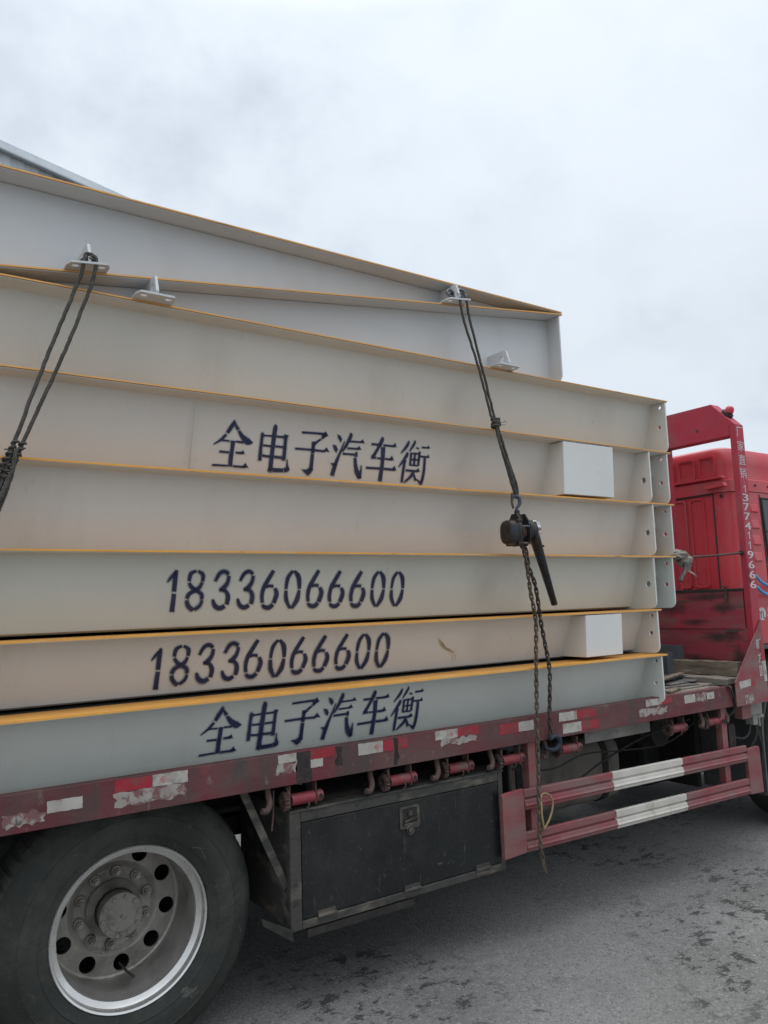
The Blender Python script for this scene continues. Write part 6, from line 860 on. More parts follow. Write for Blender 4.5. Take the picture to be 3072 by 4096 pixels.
# writing down the post
for ch, z, s in (('厂', 2.836, (0.082, 0.072)), ('家', 2.735, (0.084, 0.074)), ('直', 2.636, (0.082, 0.072)), ('销', 2.540, (0.082, 0.076)), ('：', 2.482, (0.010, 0.028)), ('1', 2.430, (0.030, 0.052)), ('3', 2.366, (0.066, 0.052)), ('7', 2.300, (0.066, 0.052)), ('7', 2.233, (0.066, 0.052)),
                 ('4', 2.166, (0.070, 0.052)), ('1', 2.099, (0.030, 0.052)), ('1', 2.031, (0.030, 0.052)), ('9', 1.964, (0.068, 0.053)), ('6', 1.895, (0.068, 0.053)), ('6', 1.826, (0.068, 0.053)), ('6', 1.758, (0.068, 0.053))):
    o_ = lettering(ch, s, FN(5.106, z, -0.0005), 0.0006)
    if ch == '1':
        o_ = MB(); F1 = FN(5.106, z, -0.0005); w1 = [(-0.019, 0.009), (-0.014, 0.006), (0.001, 0.015), (0.001, -0.026), (0.013, -0.026), (0.013, 0.026), (0.003, 0.026), (-0.006, 0.017)]
        o_.add([F1(a, b, 0.0006) for a, b in w1], tessellate_polygon([[Vector((a, b, 0)) for a, b in w1]]))
    elif ch.isdigit():                    # bold numerals
        v0 = list(o_.v); f0 = list(o_.f)
        for dx in (-0.0035, 0.0035): o_.add([(p[0]+dx, p[1]+(-0.0001 if dx < 0 else 0.0001), p[2]) for p in v0], f0)
    o_.build('post_lettering', m_decal, hb)
flat('paint_chip', m_smear, [(5.063, 1.86), (5.069, 1.87), (5.071, 1.80), (5.082, 1.79), (5.074, 1.765), (5.066, 1.76), (5.064, 1.80)], -0.0008, hb)
# --- cab
CX, CY0, CY1 = 5.30, 0.20, 2.20
def ring(x0, x1, y0, y1, r, z, n=6): return [(a, b, z) for a, b in rrect(x0, x1, y0, y1, r, n)]
def loft(name, mt, rings, parent, bevel=0, cap=True):
    mb = MB(); n = len(rings[0]); vs = [p for q in rings for p in q]; fs = []
    for k in range(len(rings)-1):
        for i in range(n): fs.append((k*n+i, k*n+(i+1) % n, (k+1)*n+(i+1) % n, (k+1)*n+i))
    if cap: fs += [tuple(range(n)), tuple(((len(rings)-1)*n+i) for i in reversed(range(n)))]
    mb.add(vs, fs); return mb.build(name, mt, parent, smooth=32, bevel=bevel)
cab = loft('cab', m_cab, [ring(CX+.01, 7.3, CY0, CY1, .165, z) for z in (1.325, 1.6, 2.0, 2.455)], T)
loft('cab_band', m_cab, [ring(CX-.006, 7.31, CY0-.006, CY1+.006, .165, z) for z in (2.4585, 2.468, 2.545)]+[ring(CX+.004, 7.30, CY0+.006, CY1-.006, .16, 2.553)], cab)
loft('high_roof', m_cab, [ring(CX+.015, 7.28, CY0+.03, CY1-.03, .13, 2.5545), ring(CX+.012, 7.27, CY0+.04, CY1-.04, .12, 2.66), ring(CX+.012, 7.25, CY0+.035, CY1-.035, .12, 2.675), ring(CX+.012, 7.22, CY0+.045, CY1-.045, .12, 2.755), ring(CX+.03, 7.18, CY0+.065, CY1-.065, .11, 2.792), ring(CX+.075, 7.1, CY0+.12, CY1-.12, .09, 2.812), ring(CX+.3, 6.9, CY0+.4, CY1-.4, .09, 2.826)], cab)
def panel(name, y0, y1, z0, z1, x, d, mt, r=0.03):        # raised moulded panel on the rear wall: rounded frame lip
    mb = MB(); mb.prism(rrect(y0, y1, z0, z1, r), lambda a, b, q: (x-q, a, b), d, holes=[rrect(y0+.016, y1-.016, z0+.016, z1-.016, r*.8)]); return mb.build(name, mt, cab, bevel=0.004)
panel('rear_panel', 0.450, 0.580, 1.745, 2.435, CX+.0115, .014, m_cab); panel('rear_panel', 0.605, 0.735, 1.745, 2.435, CX+.0115, .014, m_cab)
for y in (0.84, 1.05, 1.26, 1.47, 1.68): panel('rear_panel', y, y+.17, 1.745, 2.435, CX+.0115, .014, m_cab)
panel('roof_panel', 0.335, 0.475, 2.585, 2.745, CX+.012, .010, m_cab, .02); panel('roof_panel', 0.505, 0.655, 2.585, 2.745, CX+.012, .010, m_cab, .02); panel('roof_panel', 0.69, 1.2, 2.585, 2.745, CX+.012, .010, m_cab, .02); panel('roof_panel', 1.25, 1.75, 2.585, 2.745, CX+.012, .010, m_cab, .02)
mb = MB(); mb.prism([(0.27, 2.560), (2.1, 2.560), (2.1, 2.572), (0.27, 2.578)], lambda a, b, q: (CX+.02-q, a, b), 0.05); mb.build('drip_ledge', m_cab, cab, bevel=0.003)
mb = MB(); mb.prism([(0.24, 2.495), (0.40, 2.487), (0.40, 2.510), (0.25, 2.522)], lambda a, b, q: (CX-.005-q, a, b), 0.045); mb.build('roof_bracket', m_cab, cab, bevel=0.004)
mb = MB(); mb.cyl((CX+.0, 0.305, 2.430), (CX+.0085, 0.305, 2.430), 0.012, n=14); mb.build('drain_plug', m_rubber, cab)
mb = MB(); mb.tube([(CX+.0095, 0.378, 1.40), (CX+.0095, 0.376, 2.45)], 0.006, 8); mb.build('panel_seam', m_rubber, cab)
mb = MB(); mb.box(CX-.004, CX+.0095, 0.39, 2.05, 2.447, 2.4575); mb.build('seam_gap', m_black, cab)
for z1, z0 in ((2.366, 2.300), (2.247, 2.176), (2.127, 2.052), (2.002, 1.930)):   # louvres
    mb = MB(); x0, x1 = 5.490, 5.600
    mb.add([(x0, CY0+.0005, z0), (x1, CY0+.0005, z0), (x1, CY0+.0005, z1), (x0, CY0+.0005, z1), (x0+.012, CY0-.012, z0+.006), (x1-.012, CY0-.012, z0+.006), (x1-.012, CY0-.004, z1-.010), (x0+.012, CY0-.004, z1-.010)],
           [(4, 5, 6, 7), (0, 1, 5, 4), (1, 2, 6, 5), (2, 3, 7, 6), (3, 0, 4, 7)]); mb.build('louvre', m_cab, cab, bevel=0.004)
for ya, sg in ((CY0-.003, 1), (CY1+.003, -1)):
    mb = MB(); mb.prism([(5.645, 2.412), (6.15, 2.412), (6.15, 1.92), (5.682, 1.92)], lambda a, b, q: (a, ya+sg*q, b), 0.002); mb.build('window', m_glass, cab)
    mb = MB(); mb.tube([(5.645, ya, 2.412), (6.15, ya, 2.412), (6.15, ya, 1.92), (5.682, ya, 1.92)], 0.012, 8, closed=True); mb.build('window_seal', m_rubber, cab, smooth=40)
mb = MB(); mb.bar((5.655, CY0-.006, 2.16), (6.15, CY0-.006, 2.155), 0.006, 0.012); mb.build('window_bar', m_rubber, cab)
for x in (5.58, 5.76, 5.95): mb = MB(); mb.cyl((x, CY0-.006, 2.508), (x, CY0-.013, 2.508), 0.010, n=12); mb.build('roof_bolt', m_rubber, cab)
mb = MB(); mb.tube([(5.66, CY0-.001, 1.345), (5.655, CY0-.001, 1.9), (5.63, CY0-.001, 2.44)], 0.005, 6); mb.build('door_seam', m_rubber, cab); mb = MB(); mb.tube([(6.22, CY0-.001, 1.345), (6.22, CY0-.001, 2.44)], 0.005, 6); mb.build('door_seam', m_rubber, cab)
mb = MB(); mb.box(5.72, 5.86, CY0-.022, CY0-.0005, 1.735, 1.770); mb.build('door_handle', m_rubber, cab, bevel=0.005)
mb = MB(); mb.box(7.302, 7.312, 0.34, 2.06, 1.75, 2.42); mb.build('windscreen', m_glass, cab, bevel=0.003)
mb = MB(); mb.box(7.285, 7.36, 0.25, 2.15, 0.55, 1.32); mb.build('front_bumper', m_mud, T, bevel=0.02)
# round badge and a character on the cab side
mb = MB(); cx, cz = 5.529, 1.543
mb.add([(cx+a, CY0-.0012, cz+b) for a, b in circle(0, 0, 0.051, 28, 0.048)], [tuple(range(28))]); bd = mb.build('round_badge', m_decal, cab)
for poly in ([(-.036, .022), (-.024, .022), (-.015, .004), (-.006, .022), (.006, .022), (-.009, -.006), (-.009, -.034), (-.021, -.034), (-.021, -.006)], [(.010, .022), (.020, .022), (.020, -.026), (.044, -.026), (.040, -.034), (.010, -.034)]):
    mb = MB(); mb.add([(cx+a, CY0-.0018, cz+b) for a, b in poly], tessellate_polygon([[Vector((a, b, 0)) for a, b in poly]])); mb.build('badge_letter', m_decalgrey, cab)
lettering('福', (0.085, 0.09), FN(5.636, 1.540, CY0-.0005), 0.0008).build('door_lettering', m_decal, cab)
# front wheel and mudguard behind the headboard
fw = wheel(5.93, 0.510, 0.16, 1, False); wheel(5.93, 0.510, 2.24, -1, False)
mb = MB(); pr = []
for i in range(15):
    g = R(188-i*188/14); pr.append((5.93+0.67*math.cos(g), 0.60+0.67*math.sin(g)))
pr = [(5.262, 0.34)]+pr; pi_ = [(5.93+(a-5.93)*0.975, 0.60+(b-0.60)*0.975) for a, b in pr]
loop = pr+pi_[::-1]; mb.prism(loop, lambda a, b, q: (a, 0.13+q, b), 0.42); mg = mb.build('mudguard', m_mud, T, smooth=30)
mb = MB(); mb.prism([(5.24, 1.290), (6.5, 1.290), (6.5, 1.318), (5.24, 1.318)], lambda a, b, q: (a, 0.16+q, b), 0.4); mb.build('step_panel', m_mud, T, bevel=0.004)
mb = MB(); mb.box(5.245, 5.262, 0.11, 0.60, 0.30, 1.288); mb.build('mud_flap', m_mud, T, bevel=0.003)
# valves and loose lines under the gusset
mb = MB(); mb.box(4.94, 5.05, 0.06, 0.12, 0.855, 0.9605); mb.build('valve_block', m_guard, T, bevel=0.003)
mb = MB(); mb.box(5.07, 5.215, 0.08, 0.16, 0.865, 0.9605); mb.box(5.115, 5.17, 0.09, 0.15, 0.795, 0.8645); mb.box(5.185, 5.20, 0.09, 0.15, 0.78, 0.8645); mb.cyl((5.11, 0.10, 0.845), (5.245, 0.10, 0.845), 0.013, n=10); mb.build('valve_body', m_paledusty, T, bevel=0.003)
for pts in ([(5.12, 0.12, 0.80), (5.09, 0.12, 0.74), (5.02, 0.12, 0.715), (4.92, 0.14, 0.735)], [(5.18, 0.12, 0.78), (5.165, 0.11, 0.72), (5.12, 0.12, 0.66), (5.08, 0.13, 0.60)], [(5.195, 0.12, 0.78), (5.20, 0.11, 0.70), (5.225, 0.11, 0.62), (5.23, 0.13, 0.50)]):
    mb = MB(); mb.tube(spline(pts, 6), 0.009, 8); mb.build('air_line', m_rubber, T, smooth=50)
for pts in ([(5.37, 0.19, 1.838), (5.393, 0.15, 1.829), (5.467, 0.15, 1.780), (5.56, 0.15, 1.750), (5.75, 0.16, 1.735)], [(5.38, 0.19, 1.750), (5.404, 0.15, 1.742), (5.467, 0.15, 1.706), (5.55, 0.15, 1.683), (5.75, 0.16, 1.67)]):
    mb = MB(); mb.tube(spline(pts, 8), 0.011, 10); mb.build('air_hose', m_hose, T, smooth=60)
# black strap round the rail end
mb = MB(); mb.tube(spline([(4.655, 0.10, 1.106), (4.682, 0.01, 1.110), (4.700, -0.010, 1.098), (4.724, -0.013, 1.066), (4.748, -0.012, 1.005), (4.760, -0.008, 0.955), (4.735, 0.03, 0.905), (4.690, 0.05, 0.880)], 6), 0.011, 8, flat=0.5); mb.build('rubber_strap', m_rubber, T, smooth=50)

# ------------------------------------------------------------------ things lying on the bed
def thing_mesh(mb, name, mt, org, label, cat, group=None, **k): return tag(mb.build(name, mt, None, origin=org, **k), label, cat, group)
def rough_beam(L, w, h, org, rot, label, name='timber_beam', seed=1, mt=None, group=None, cat='timber'):
    rn = random.Random(seed); n = 18; vs = []
    for i in range(n+1):
        s = L*i/n
        for (a, b) in ((-w/2, 0), (w/2, 0), (w/2, h), (-w/2, h)):
            q = 0.0045 if b else 0.0
            vs.append((a+rn.uniform(-.004, .004), s, b+rn.uniform(-q, q)))
    fs = [(4*i+k, 4*i+(k+1) % 4, 4*(i+1)+(k+1) % 4, 4*(i+1)+k) for i in range(n) for k in range(4)]+[(0, 1, 2, 3), (4*n+3, 4*n+2, 4*n+1, 4*n)]
    mb = MB(); mb.add(vs, fs); o = mb.build(name, mt or m_wood, None, bevel=0.003); o.location = org; o.rotation_euler = rot
    return tag(o, label, cat, group)
rough_beam(1.25, 0.095, 0.096, (4.990, 0.070, 1.137), (0, 0, 0), 'weathered squared timber lying across the bed against the red headboard', seed=4)
rough_beam(1.5, 0.24, 0.040, (4.925, 0.065, 1.0955), (0, 0, 0), 'low dusty plank lying flat on the truck bed under the squared timber', name='timber_plank', seed=9, mt=m_ply, cat='plank')
rn = random.Random(11)
SHEETS = [(4.52, 0.85, 0.62, 1.40, 3, 0, m_ply, 'wide dusty board lowest in the pile of sheets on the bed'), (4.50, 0.80, 0.48, 1.2, -7, 1, m_sheet, 'grey steel offcut in the middle of the pile of sheets on the bed'),
          (4.56, 0.80, 0.40, 1.1, 8, 2, m_sheet, 'steel offcut streaked with yellow, upper layer of the pile on the bed'), (4.50, 0.92, 0.46, 1.05, -3, 3, m_ply, 'splintered board askew near the top of the pile on the bed'), (4.58, 0.80, 0.36, 0.9, 12, 4, m_steelbox, 'blue grey steel sheet topmost in the pile on the bed')]
for i, (x, y, wx, wy, a, l, mt, lab) in enumerate(SHEETS):
    mb = MB(); n = 10; z = 1.0925+l*0.0095; vs = []; lp = []
    for k in range(n): lp.append((-wx/2+wx*k/n, -wy/2+rn.uniform(-.012, .012)))
    for k in range(n): lp.append((wx/2+rn.uniform(-.008, .008), -wy/2+wy*k/n))
    for k in range(n): lp.append((wx/2-wx*k/n, wy/2+rn.uniform(-.012, .012)))
    for k in range(n): lp.append((-wx/2+rn.uniform(-.008, .008), wy/2-wy*k/n))
    ca, sa = math.cos(R(a)), math.sin(R(a))
    mb.prism(lp, lambda p, q, d: (x+p*ca-q*sa, max(y+p*sa+q*ca, 0.055), z+d), 0.006)
    thing_mesh(mb, 'loose_sheet', mt, (x, y, z), lab, 'sheet', 'loose sheets piled on the truck bed')
for i, (p, q) in enumerate((((4.22, 0.22, 1.150), (4.82, 0.42, 1.152)), ((4.18, 0.40, 1.150), (4.86, 0.62, 1.163)), ((4.20, 0.09, 1.102), (4.40, 0.16, 1.104)))):
    mb = MB(); mb.bar(p, q, 0.045, 0.010)
    thing_mesh(mb, 'wood_strip', m_wood, p, ['thin splintered strip of wood on the pile of sheets, nearer the rail', 'thin strip of wood crossing the back of the pile of sheets', 'short wood offcut on the bed beside the end plate of the bottom module'][i], 'wood strip', 'wood strips on the truck bed', bevel=0.001)
# two short lengths of steel channel standing against the headboard
def channel(x, y0, y1, z0, z1, label):
    mb = MB(); mb.prism([(y0, 0), (y1, 0), (y1, 0.07), (y1-.008, 0.07), (y1-.008, 0.008), (y0+.008, 0.008), (y0+.008, 0.07), (y0, 0.07)], lambda a, b, q: (x+b, a, z0+q), z1-z0)
    thing_mesh(mb, 'steel_channel', m_steelbox, (x, (y0+y1)/2, z0), label, 'steel channel', 'steel channels standing on the bed', bevel=0.002)
channel(4.800, 0.515, 0.635, 1.1425, 1.292, 'blue grey steel channel standing on the bed, nearer of the two')
channel(4.975, 0.545, 0.735, 1.2345, 1.336, 'grey steel channel leaning on the red headboard, farther of the two')

# ------------------------------------------------------------------ rag and tie wire at the end of the load
def rag():
    mb = MB(); rn = random.Random(5)
    cx, cy, cz = 4.375, 0.06, 1.925
    def blob(c, r, seed, n=18):
        vs = []; off = Vector((seed*7.1, 2.3, seed))
        for i in range(n+1):
            th = math.pi*i/n
            for k in range(n):
                ph = 2*math.pi*k/n; d = Vector((math.sin(th)*math.cos(ph), math.sin(th)*math.sin(ph), math.cos(th)))
                q = 1+0.38*noise.noise(d*2.4+off)+0.20*abs(noise.noise(d*6+off)); vs.append((c[0]+d.x*r[0]*q, c[1]+d.y*r[1]*q, c[2]+d.z*r[2]*q))
        mb.add(vs, [(i*n+k, i*n+(k+1) % n, (i+1)*n+(k+1) % n, (i+1)*n+k) for i in range(n) for k in range(n)])
    blob((4.345, 0.05, 1.960), (0.075, 0.05, 0.030), 1); blob((4.415, 0.05, 1.925), (0.055, 0.045, 0.040), 2)
    # hanging folded corner
    fl = []
    for i in range(9):
        s = i/8
        for k in range(9):
            u = k/8; fl.append((4.385+0.10*s*(0.55+0.45*u)+0.02*u, 0.035+0.014*math.sin(u*9+s*3), 1.925-0.105*u*(0.6+0.4*s)-0.008*s))
    mb.add(fl, [(i*9+k, i*9+k+1, (i+1)*9+k+1, (i+1)*9+k) for i in range(8) for k in range(8)])
    thing_mesh(mb, 'rag', m_rag, (cx, cy, cz), 'faded grey rag knotted at the end of the load', 'rag', smooth=70)
    t = thing('tie_wire', (4.40, 0.06, 1.93), 'rusty tie rod running from the knotted rag to the red post', 'tie rod')
    mb = MB(); mb.tube([(4.430, 0.05, 1.944), (4.75, 0.045, 1.958), (5.066, 0.032, 1.980)], 0.0075, 8); mb.build('rod', m_rust, t, smooth=50)
    mb = MB(); mb.cyl((5.040, 0.034, 1.978), (5.059, 0.033, 1.980), 0.016, n=12); mb.build('nut', m_rubber, t)
    mb = MB(); mb.tube(spline([(4.385, 0.03, 1.925), (4.392, 0.03, 1.885), (4.380, 0.03, 1.845), (4.352, 0.03, 1.820), (4.335, 0.03, 1.790)], 5), 0.013, 10, rads=None); mb.build('hook', m_latch, t, smooth=50)
rag()

# ------------------------------------------------------------------ wire rope slings
def rope(mb, pts, r=0.0068, n=8, res=10, wob=0.0015, seed=1):
    P = spline(pts, res); rn = random.Random(seed)
    P = [p+Vector((rn.uniform(-wob, wob), rn.uniform(-wob, wob), 0)) for p in P]
    mb.tube(P, r, n)
    # a second, thinner strand wound round: the lay of the rope
    acc = 0; Q = []
    for i in range(len(P)-1):
        d = (P[i+1]-P[i]); L = d.length; m = max(2, int(L/0.008)); t = d.normalized(); a = t.cross(Vector((0.3, 1, 0.2))).normalized(); b = t.cross(a)
        for k in range(m):
            acc += L/m/0.006; Q.append(P[i]+d*(k/m)+(a*math.cos(acc)+b*math.sin(acc))*r*0.72)
    mb.tube(Q, r*0.48, 4)
def knot(c, r, seed, turns=5, rr_=0.008, stretch=(1, 1, 1)):
    rn = random.Random(seed); pts = []
    for k in range(turns*5):
        g = k*2*math.pi/5+rn.uniform(-.3, .3); q = r*rn.uniform(0.7, 1.15)
        pts.append((c[0]+q*math.cos(g)*stretch[0], c[1]+q*math.sin(g)*0.8*stretch[1], c[2]+(k/(turns*5)-0.5)*2*r*stretch[2]+rn.uniform(-.004, .004)))
    mb = MB(); mb.tube(spline(pts, 5), rr_, 8); return mb
YS = -0.045
t = thing('wire_rope_sling', (2.65, YS, 2.28), 'greasy wire rope sling running from a ramp lug down to the lever hoist', 'rope sling', 'wire rope slings holding the load down')
mb = MB()
rope(mb, [(2.540, 0.010, 3.322), (2.528, -0.030, 3.315), (2.522, -0.052, 3.290), (2.545, -0.055, 3.16), (2.632, -0.050, 2.930), (2.705, -0.048, 2.68), (2.728, -0.05, 2.635), (2.740, -0.058, 2.56), (2.775, -0.075, 2.40), (2.800, -0.088, 2.278), (2.812, -0.090, 2.236)], seed=1)
rope(mb, [(2.512, 0.010, 3.322), (2.548, -0.030, 3.322), (2.566, -0.052, 3.290), (2.588, -0.055, 3.16), (2.656, -0.050, 2.932), (2.728, -0.048, 2.68), (2.742, -0.05, 2.635), (2.758, -0.060, 2.56), (2.802, -0.076, 2.40), (2.832, -0.085, 2.290), (2.822, -0.090, 2.238)], seed=2)
mb.build('rope', m_rope, t, smooth=60)
mb = MB(); rope(mb, [(2.733, -0.055, 2.63), (2.734, -0.070, 2.54), (2.750, -0.080, 2.47), (2.772, -0.095, 2.40), (2.796, -0.100, 2.30), (2.814, -0.09, 2.24)], seed=3); rope(mb, [(2.748, -0.045, 2.62), (2.764, -0.046, 2.53), (2.786, -0.052, 2.46), (2.818, -0.06, 2.36), (2.838, -0.075, 2.27), (2.824, -0.088, 2.236)], seed=4); mb.build('rope_tail', m_rope, t, smooth=60)
knot((2.736, -0.05, 2.638), 0.022, 3, 4).build('knot', m_rope, t, smooth=60)
mb = MB(); mb.tube(spline([(2.750, -0.06, 2.645), (2.772, -0.07, 2.642), (2.782, -0.07, 2.652), (2.790, -0.075, 2.640)], 4), 0.0022, 5); mb.tube(spline([(2.752, -0.06, 2.632), (2.775, -0.07, 2.628), (2.784, -0.07, 2.634)], 4), 0.002, 5); mb.build('frayed_end', m_rag, t)
mb = MB()
mb.tube([(2.500+0.024*math.cos(g), -0.012+0.02*math.sin(g)*0.4, 3.318+0.022*math.sin(g)) for g in [2*math.pi*i/18 for i in range(18)]], 0.007, 8, closed=True)
mb.tube([(2.556+0.026*math.cos(g), -0.035+0.01*math.sin(g), 3.322+0.024*math.sin(g)) for g in [2*math.pi*i/18 for i in range(18)]], 0.0075, 8, closed=True)
mb.build('shackle', m_steelbox, t, smooth=60)
t = thing('wire_rope_sling', (0.5, YS, 2.3), 'greasy wire rope sling with a frayed splice, leaving at the left edge', 'rope sling', 'wire rope slings holding the load down')
mb = MB()
rope(mb, [(0.690, -0.01, 3.075), (0.668, -0.045, 3.082), (0.652, -0.062, 3.062), (0.634, -0.062, 2.98), (0.578, -0.052, 2.81), (0.508, -0.050, 2.60), (0.422, -0.050, 2.318), (0.375, -0.052, 2.14), (0.24, -0.052, 1.75), (0.02, -0.03, 1.12)], r=0.0072, seed=5)
rope(mb, [(0.650, -0.01, 3.070), (0.676, -0.045, 3.080), (0.692, -0.062, 3.062), (0.676, -0.062, 2.96), (0.612, -0.052, 2.76), (0.560, -0.050, 2.612), (0.446, -0.050, 2.312), (0.395, -0.055, 2.13), (0.27, -0.052, 1.75), (0.05, -0.03, 1.12)], r=0.0072, seed=6)
mb.build('rope', m_rope, t, smooth=60)
knot((0.672, -0.050, 3.070), 0.017, 8, 3, 0.0065, (1.2, 1, .8)).build('knot', m_rope, t, smooth=60)
for (a, b, r_) in (((0.452, -0.052, 2.325), (0.392, -0.056, 2.185), 0.0115), ((0.428, -0.050, 2.330), (0.366, -0.052, 2.190), 0.0105)):
    a, b = Vector(a), Vector(b); d = (b-a).normalized(); u = d.cross(Vector((0, 1, 0))).normalized(); v = d.cross(u); rn = random.Random(int(r_*1000)); pts = []
    for k in range(46):
        g = k*0.95; q = r_*rn.uniform(0.55, 0.95); pts.append(a.lerp(b, k/45)+(u*math.cos(g)+v*math.sin(g))*q)
    mb = MB(); mb.tube(spline(pts, 3), 0.0052, 7); mb.build('spliced_sleeve', m_rope, t, smooth=60)
mb = MB(); rope(mb, [(0.43, -0.06, 2.30), (0.415, -0.068, 2.22), (0.385, -0.068, 2.13), (0.33, -0.06, 1.98)], r=0.0072, seed=7); rope(mb, [(0.41, -0.04, 2.29), (0.385, -0.045, 2.20), (0.36, -0.045, 2.10), (0.30, -0.045, 1.96)], r=0.0072, seed=8); mb.build('rope_tail', m_rope, t, smooth=60)
mb = MB(); rn = random.Random(2)
for k in range(14):
    q_ = rn.random(); a = Vector((0.445-0.06*q_+rn.choice((-.022, 0)), -0.056, 2.322-0.13*q_)); d = Vector((rn.choice((-1, 1))*rn.uniform(.016, .026), rn.uniform(-.01, .0), rn.uniform(-.004, .014))); mb.tube([a, a+d*0.6, a+d+Vector((0, 0, -.004))], 0.0026, 5)
mb.build('strand_ends', m_rope, t)

# ------------------------------------------------------------------ lever hoist with its chain
H = thing('lever_hoist', (2.80, -0.10, 2.05), 'dark worn lever hoist with rusty chain hanging from a wire sling', 'lever hoist')
hy = -0.105
def sq(g, r):                           # outline between a circle and a rounded square
    c_, s_ = math.cos(g), math.sin(g); q = (abs(c_)**4.0+abs(s_)**4.0)**(-0.25); return r*(0.35+0.65*q)
n = 44; vs = []; pr = [(0.0, 2.712), (0.036, 2.712), (0.050, 2.715), (0.056, 2.722), (0.058, 2.733), (0.060, 2.764), (0.064, 2.766), (0.064, 2.777), (0.0, 2.777)]
for i in range(n):
    g = 2*math.pi*i/n
    for r, x in pr: vs.append((x, hy+0.86*sq(g, r)*math.cos(g), 2.052+1.08*sq(g, r)*math.sin(g)))
m_ = len(pr); mb = MB(); mb.add(vs, [(i*m_+k, i*m_+k+1, ((i+1) % n)*m_+k+1, ((i+1) % n)*m_+k) for i in range(n) for k in range(m_-1)])
hc = mb.build('gear_cover', m_hoist, H, smooth=45)
for g in (52, 128, 232, 308):
    a, b = hy+0.064*math.cos(R(g)), 2.052+0.074*math.sin(R(g)); mb = MB(); mb.cyl((2.757, a, b), (2.787, a, b), 0.010, n=10); mb.build('cover_bolt', m_hoist, hc)
side = [(-0.045, 0.060), (-0.020, 0.098), (0.020, 0.098), (0.045, 0.060), (0.058, 0.0), (0.045, -0.055), (0.018, -0.072), (-0.018, -0.072), (-0.045, -0.055), (-0.058, 0.0)]
for x in (2.779, 2.834):
    mb = MB(); mb.prism(side, lambda a, b, q: (x+q, hy+a, 2.052+b), 0.008); mb.build('side_plate', m_hoist, H, bevel=0.001)
mb = MB(); mb.cyl((2.788, hy, 2.052), (2.833, hy, 2.052), 0.034, n=20); mb.build('load_sheave', m_rust, H, smooth=40)
for a, b in ((-0.046, 0.030), (0.046, 0.030), (-0.036, -0.056), (0.036, -0.056)):
    mb = MB(); mb.cyl((2.775, hy+a, 2.052+b), (2.850, hy+a, 2.052+b), 0.006, n=8); mb.build('tie_bolt', m_latch, H, smooth=40)
mb = MB(); mb.cyl((2.843, hy, 2.066), (2.868, hy, 2.066), 0.058, n=26); mb.cyl((2.868, hy, 2.066), (2.905, hy, 2.066), 0.050, 0.046, n=26); mb.build('ratchet_housing', m_hoist, H, smooth=40)
mb = MB(); pts = [(0.040*(1+0.10*math.cos(8*2*math.pi*i/48))*math.cos(2*math.pi*i/48), 0.040*(1+0.10*math.cos(8*2*math.pi*i/48))*math.sin(2*math.pi*i/48)) for i in range(48)]
mb.prism(pts, lambda a, b, q: (2.906+q, hy+a, 2.078+b), 0.026); mb.build('handwheel', m_chrome, H, bevel=0.003)
# lever: tapered pressed-steel arm
mb = MB(); a0, a1 = Vector((2.893, hy-0.01, 2.075)), Vector((3.022, -0.12, 1.673)); P = [a0.lerp(a1, q) for q in (0, .06, .14, .30, .55, .80, .99, 1.0)]
mb.tube(P, 0.03, 14, rads=[0.026, 0.034, 0.036, 0.032, 0.027, 0.023, 0.021, 0.018], flat=0.62); lv = mb.build('lever', m_hoist, H, smooth=50)
mb = MB(); mb.cyl((2.915, hy-0.02, 1.992), (2.952, hy-0.03, 1.982), 0.006, n=8); mb.build('selector_pin', m_hoist, lv)
# top hook
def hook(c, s, d=(1, 0)):
    """hook outline: shank up to c, curl opening sideways"""
    pts = [(0.0, 0.0), (0.002, 0.035), (0.022, 0.060), (0.034, 0.092), (0.026, 0.125), (0.0, 0.140), (-0.026, 0.128), (-0.034, 0.100)]
    rads = [0.014, 0.013, 0.014, 0.016, 0.016, 0.014, 0.011, 0.006]
    P = [(c[0]+a*s*d[0], c[1]+a*s*d[1], c[2]+b*s) for a, b in pts]
    Q = spline(P, 4); rr2 = []
    for i in range(len(Q)):
        u = i/4; k = min(int(u), len(rads)-2); rr2.append((rads[k]+(rads[k+1]-rads[k])*(u-k))*s)
    mb = MB(); mb.tube(Q, 0.01, 10, rads=rr2); return mb
mb = hook((2.812, -0.092, 2.160), 0.62, (0.96, -0.28)); th = mb.build('top_hook', m_blue, H, smooth=60)
mb = MB(); mb.tube(spline([(2.794, -0.088, 2.180), (2.786, -0.086, 2.215), (2.792, -0.085, 2.262)], 3), 0.009, 8, flat=0.5); mb.build('safety_latch', m_latch, th, smooth=60)
mb = MB(); mb.cyl((2.811, hy+0.008, 2.130), (2.813, -0.093, 2.170), 0.017, 0.014, n=14); mb.box(2.790, 2.832, hy-0.016, hy+0.018, 2.108, 2.140); mb.build('hook_yoke', m_hoist, th, smooth=35)
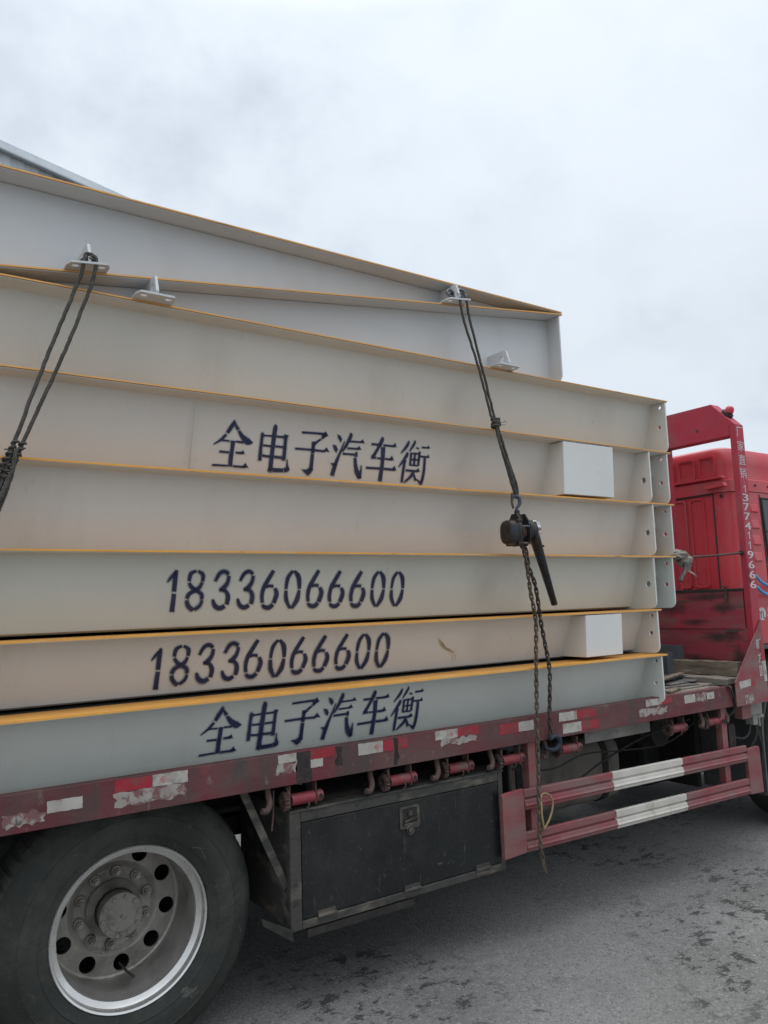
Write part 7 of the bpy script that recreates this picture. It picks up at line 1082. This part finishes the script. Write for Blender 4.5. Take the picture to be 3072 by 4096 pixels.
# chains
def chain(path, pitch=0.0285, r=0.0046, w_=0.0125, seed=1):
    P = spline(path, 12); d = [0.0]
    for i in range(1, len(P)): d.append(d[-1]+(P[i]-P[i-1]).length)
    mb = MB(); n = int(d[-1]/pitch); rn = random.Random(seed)
    for k in range(n+1):
        s = k*pitch; i = 0
        while i < len(d)-2 and d[i+1] < s: i += 1
        q = (s-d[i])/max(d[i+1]-d[i], 1e-6); c = P[i].lerp(P[i+1], q); t_ = (P[i+1]-P[i]).normalized()
        a = t_.cross(Vector((0, 1, 0))).normalized(); b = t_.cross(a)
        g = (0.35 if k % 2 == 0 else 0.35+math.pi/2)+rn.uniform(-.2, .2); u = a*math.cos(g)+b*math.sin(g)
        L = pitch*0.5; pts = []
        for j_ in range(12):
            h = 2*math.pi*j_/12; pts.append(c+t_*(math.sin(h)*(w_-r*0.5)+math.copysign(L-w_+r*1.9, math.sin(h)) if abs(math.sin(h)) > 0.2 else 0*t_)+u*math.cos(h)*(w_-r)) if False else pts.append(c+t_*((L-w_+2.6*r)*(1 if math.sin(h) > 0.01 else (-1 if math.sin(h) < -0.01 else 0))+math.sin(h)*(w_-r))+u*math.cos(h)*(w_-r))
        mb.tube(pts, r, 6, closed=True)
    return mb
yc = -0.062
chain([(2.826, hy, 2.000), (2.862, -0.095, 1.955), (2.886, -0.08, 1.88), (2.930, -0.075, 1.79), (2.955, -0.068, 1.69), (2.968, -0.064, 1.60), (2.994, yc, 1.47), (3.016, yc, 1.338), (3.014, -0.055, 1.20), (3.012, -0.045, 1.08), (3.024, -0.035, 1.00)], seed=2).build('load_chain', m_chain, H, smooth=60)
chain([(2.818, hy, 1.992), (2.845, -0.10, 1.940), (2.868, -0.09, 1.86), (2.892, -0.08, 1.74), (2.918, -0.07, 1.66), (2.936, yc, 1.57), (2.924, yc, 1.42), (2.912, yc, 1.22), (2.904, yc, 1.06), (2.897, yc, 0.90), (2.887, yc, 0.72), (2.880, yc, 0.58), (2.882, yc, 0.46), (2.893, yc, 0.40)], seed=3).build('slack_chain', m_chain_light, H, smooth=60)
mb = MB(); mb.tube(spline([(2.892, yc, 0.40), (2.890, yc, 0.375), (2.897, yc, 0.352), (2.911, yc, 0.334)], 4), 0.0048, 6); mb.tube(spline([(2.896, yc, 0.40), (2.902, yc, 0.37), (2.910, yc, 0.336)], 4), 0.0048, 6); mb.build('end_ring', m_chain_light, H, smooth=60)
mb = MB(); P = spline([(3.020, -0.034, 1.000), (3.024, -0.030, 0.975), (3.055, -0.028, 0.985), (3.090, -0.026, 0.972), (3.098, -0.022, 0.940), (3.072, -0.018, 0.915), (3.030, -0.012, 0.918), (3.005, -0.004, 0.935)], 4)
mb.tube(P, 0.014, 10, rads=[0.007+0.008*math.sin(math.pi*i/(len(P)-1)) for i in range(len(P))]); mb.build('bottom_hook', m_darkblue, H, smooth=60)
# yellow cord looped on the slack chain
mb = MB(); mb.tube(spline([(2.895, -0.070, 0.665), (2.915, -0.045, 0.695), (2.955, -0.030, 0.708), (3.000, -0.030, 0.690), (3.016, -0.030, 0.645), (2.996, -0.030, 0.590), (2.960, -0.030, 0.548), (2.925, -0.035, 0.530), (2.898, -0.075, 0.560), (2.885, -0.080, 0.62), (2.895, -0.070, 0.665)], 8), 0.0055, 8)
thing_mesh(mb, 'cord_loop', m_yellowrope, (2.95, -0.04, 0.53), 'yellowish cord loop hanging on the slack chain in front of the red side guard', 'cord', smooth=60)

for o in bpy.data.objects:
    for k_ in ('_org', '_x'):
        if k_ in o: del o[k_]
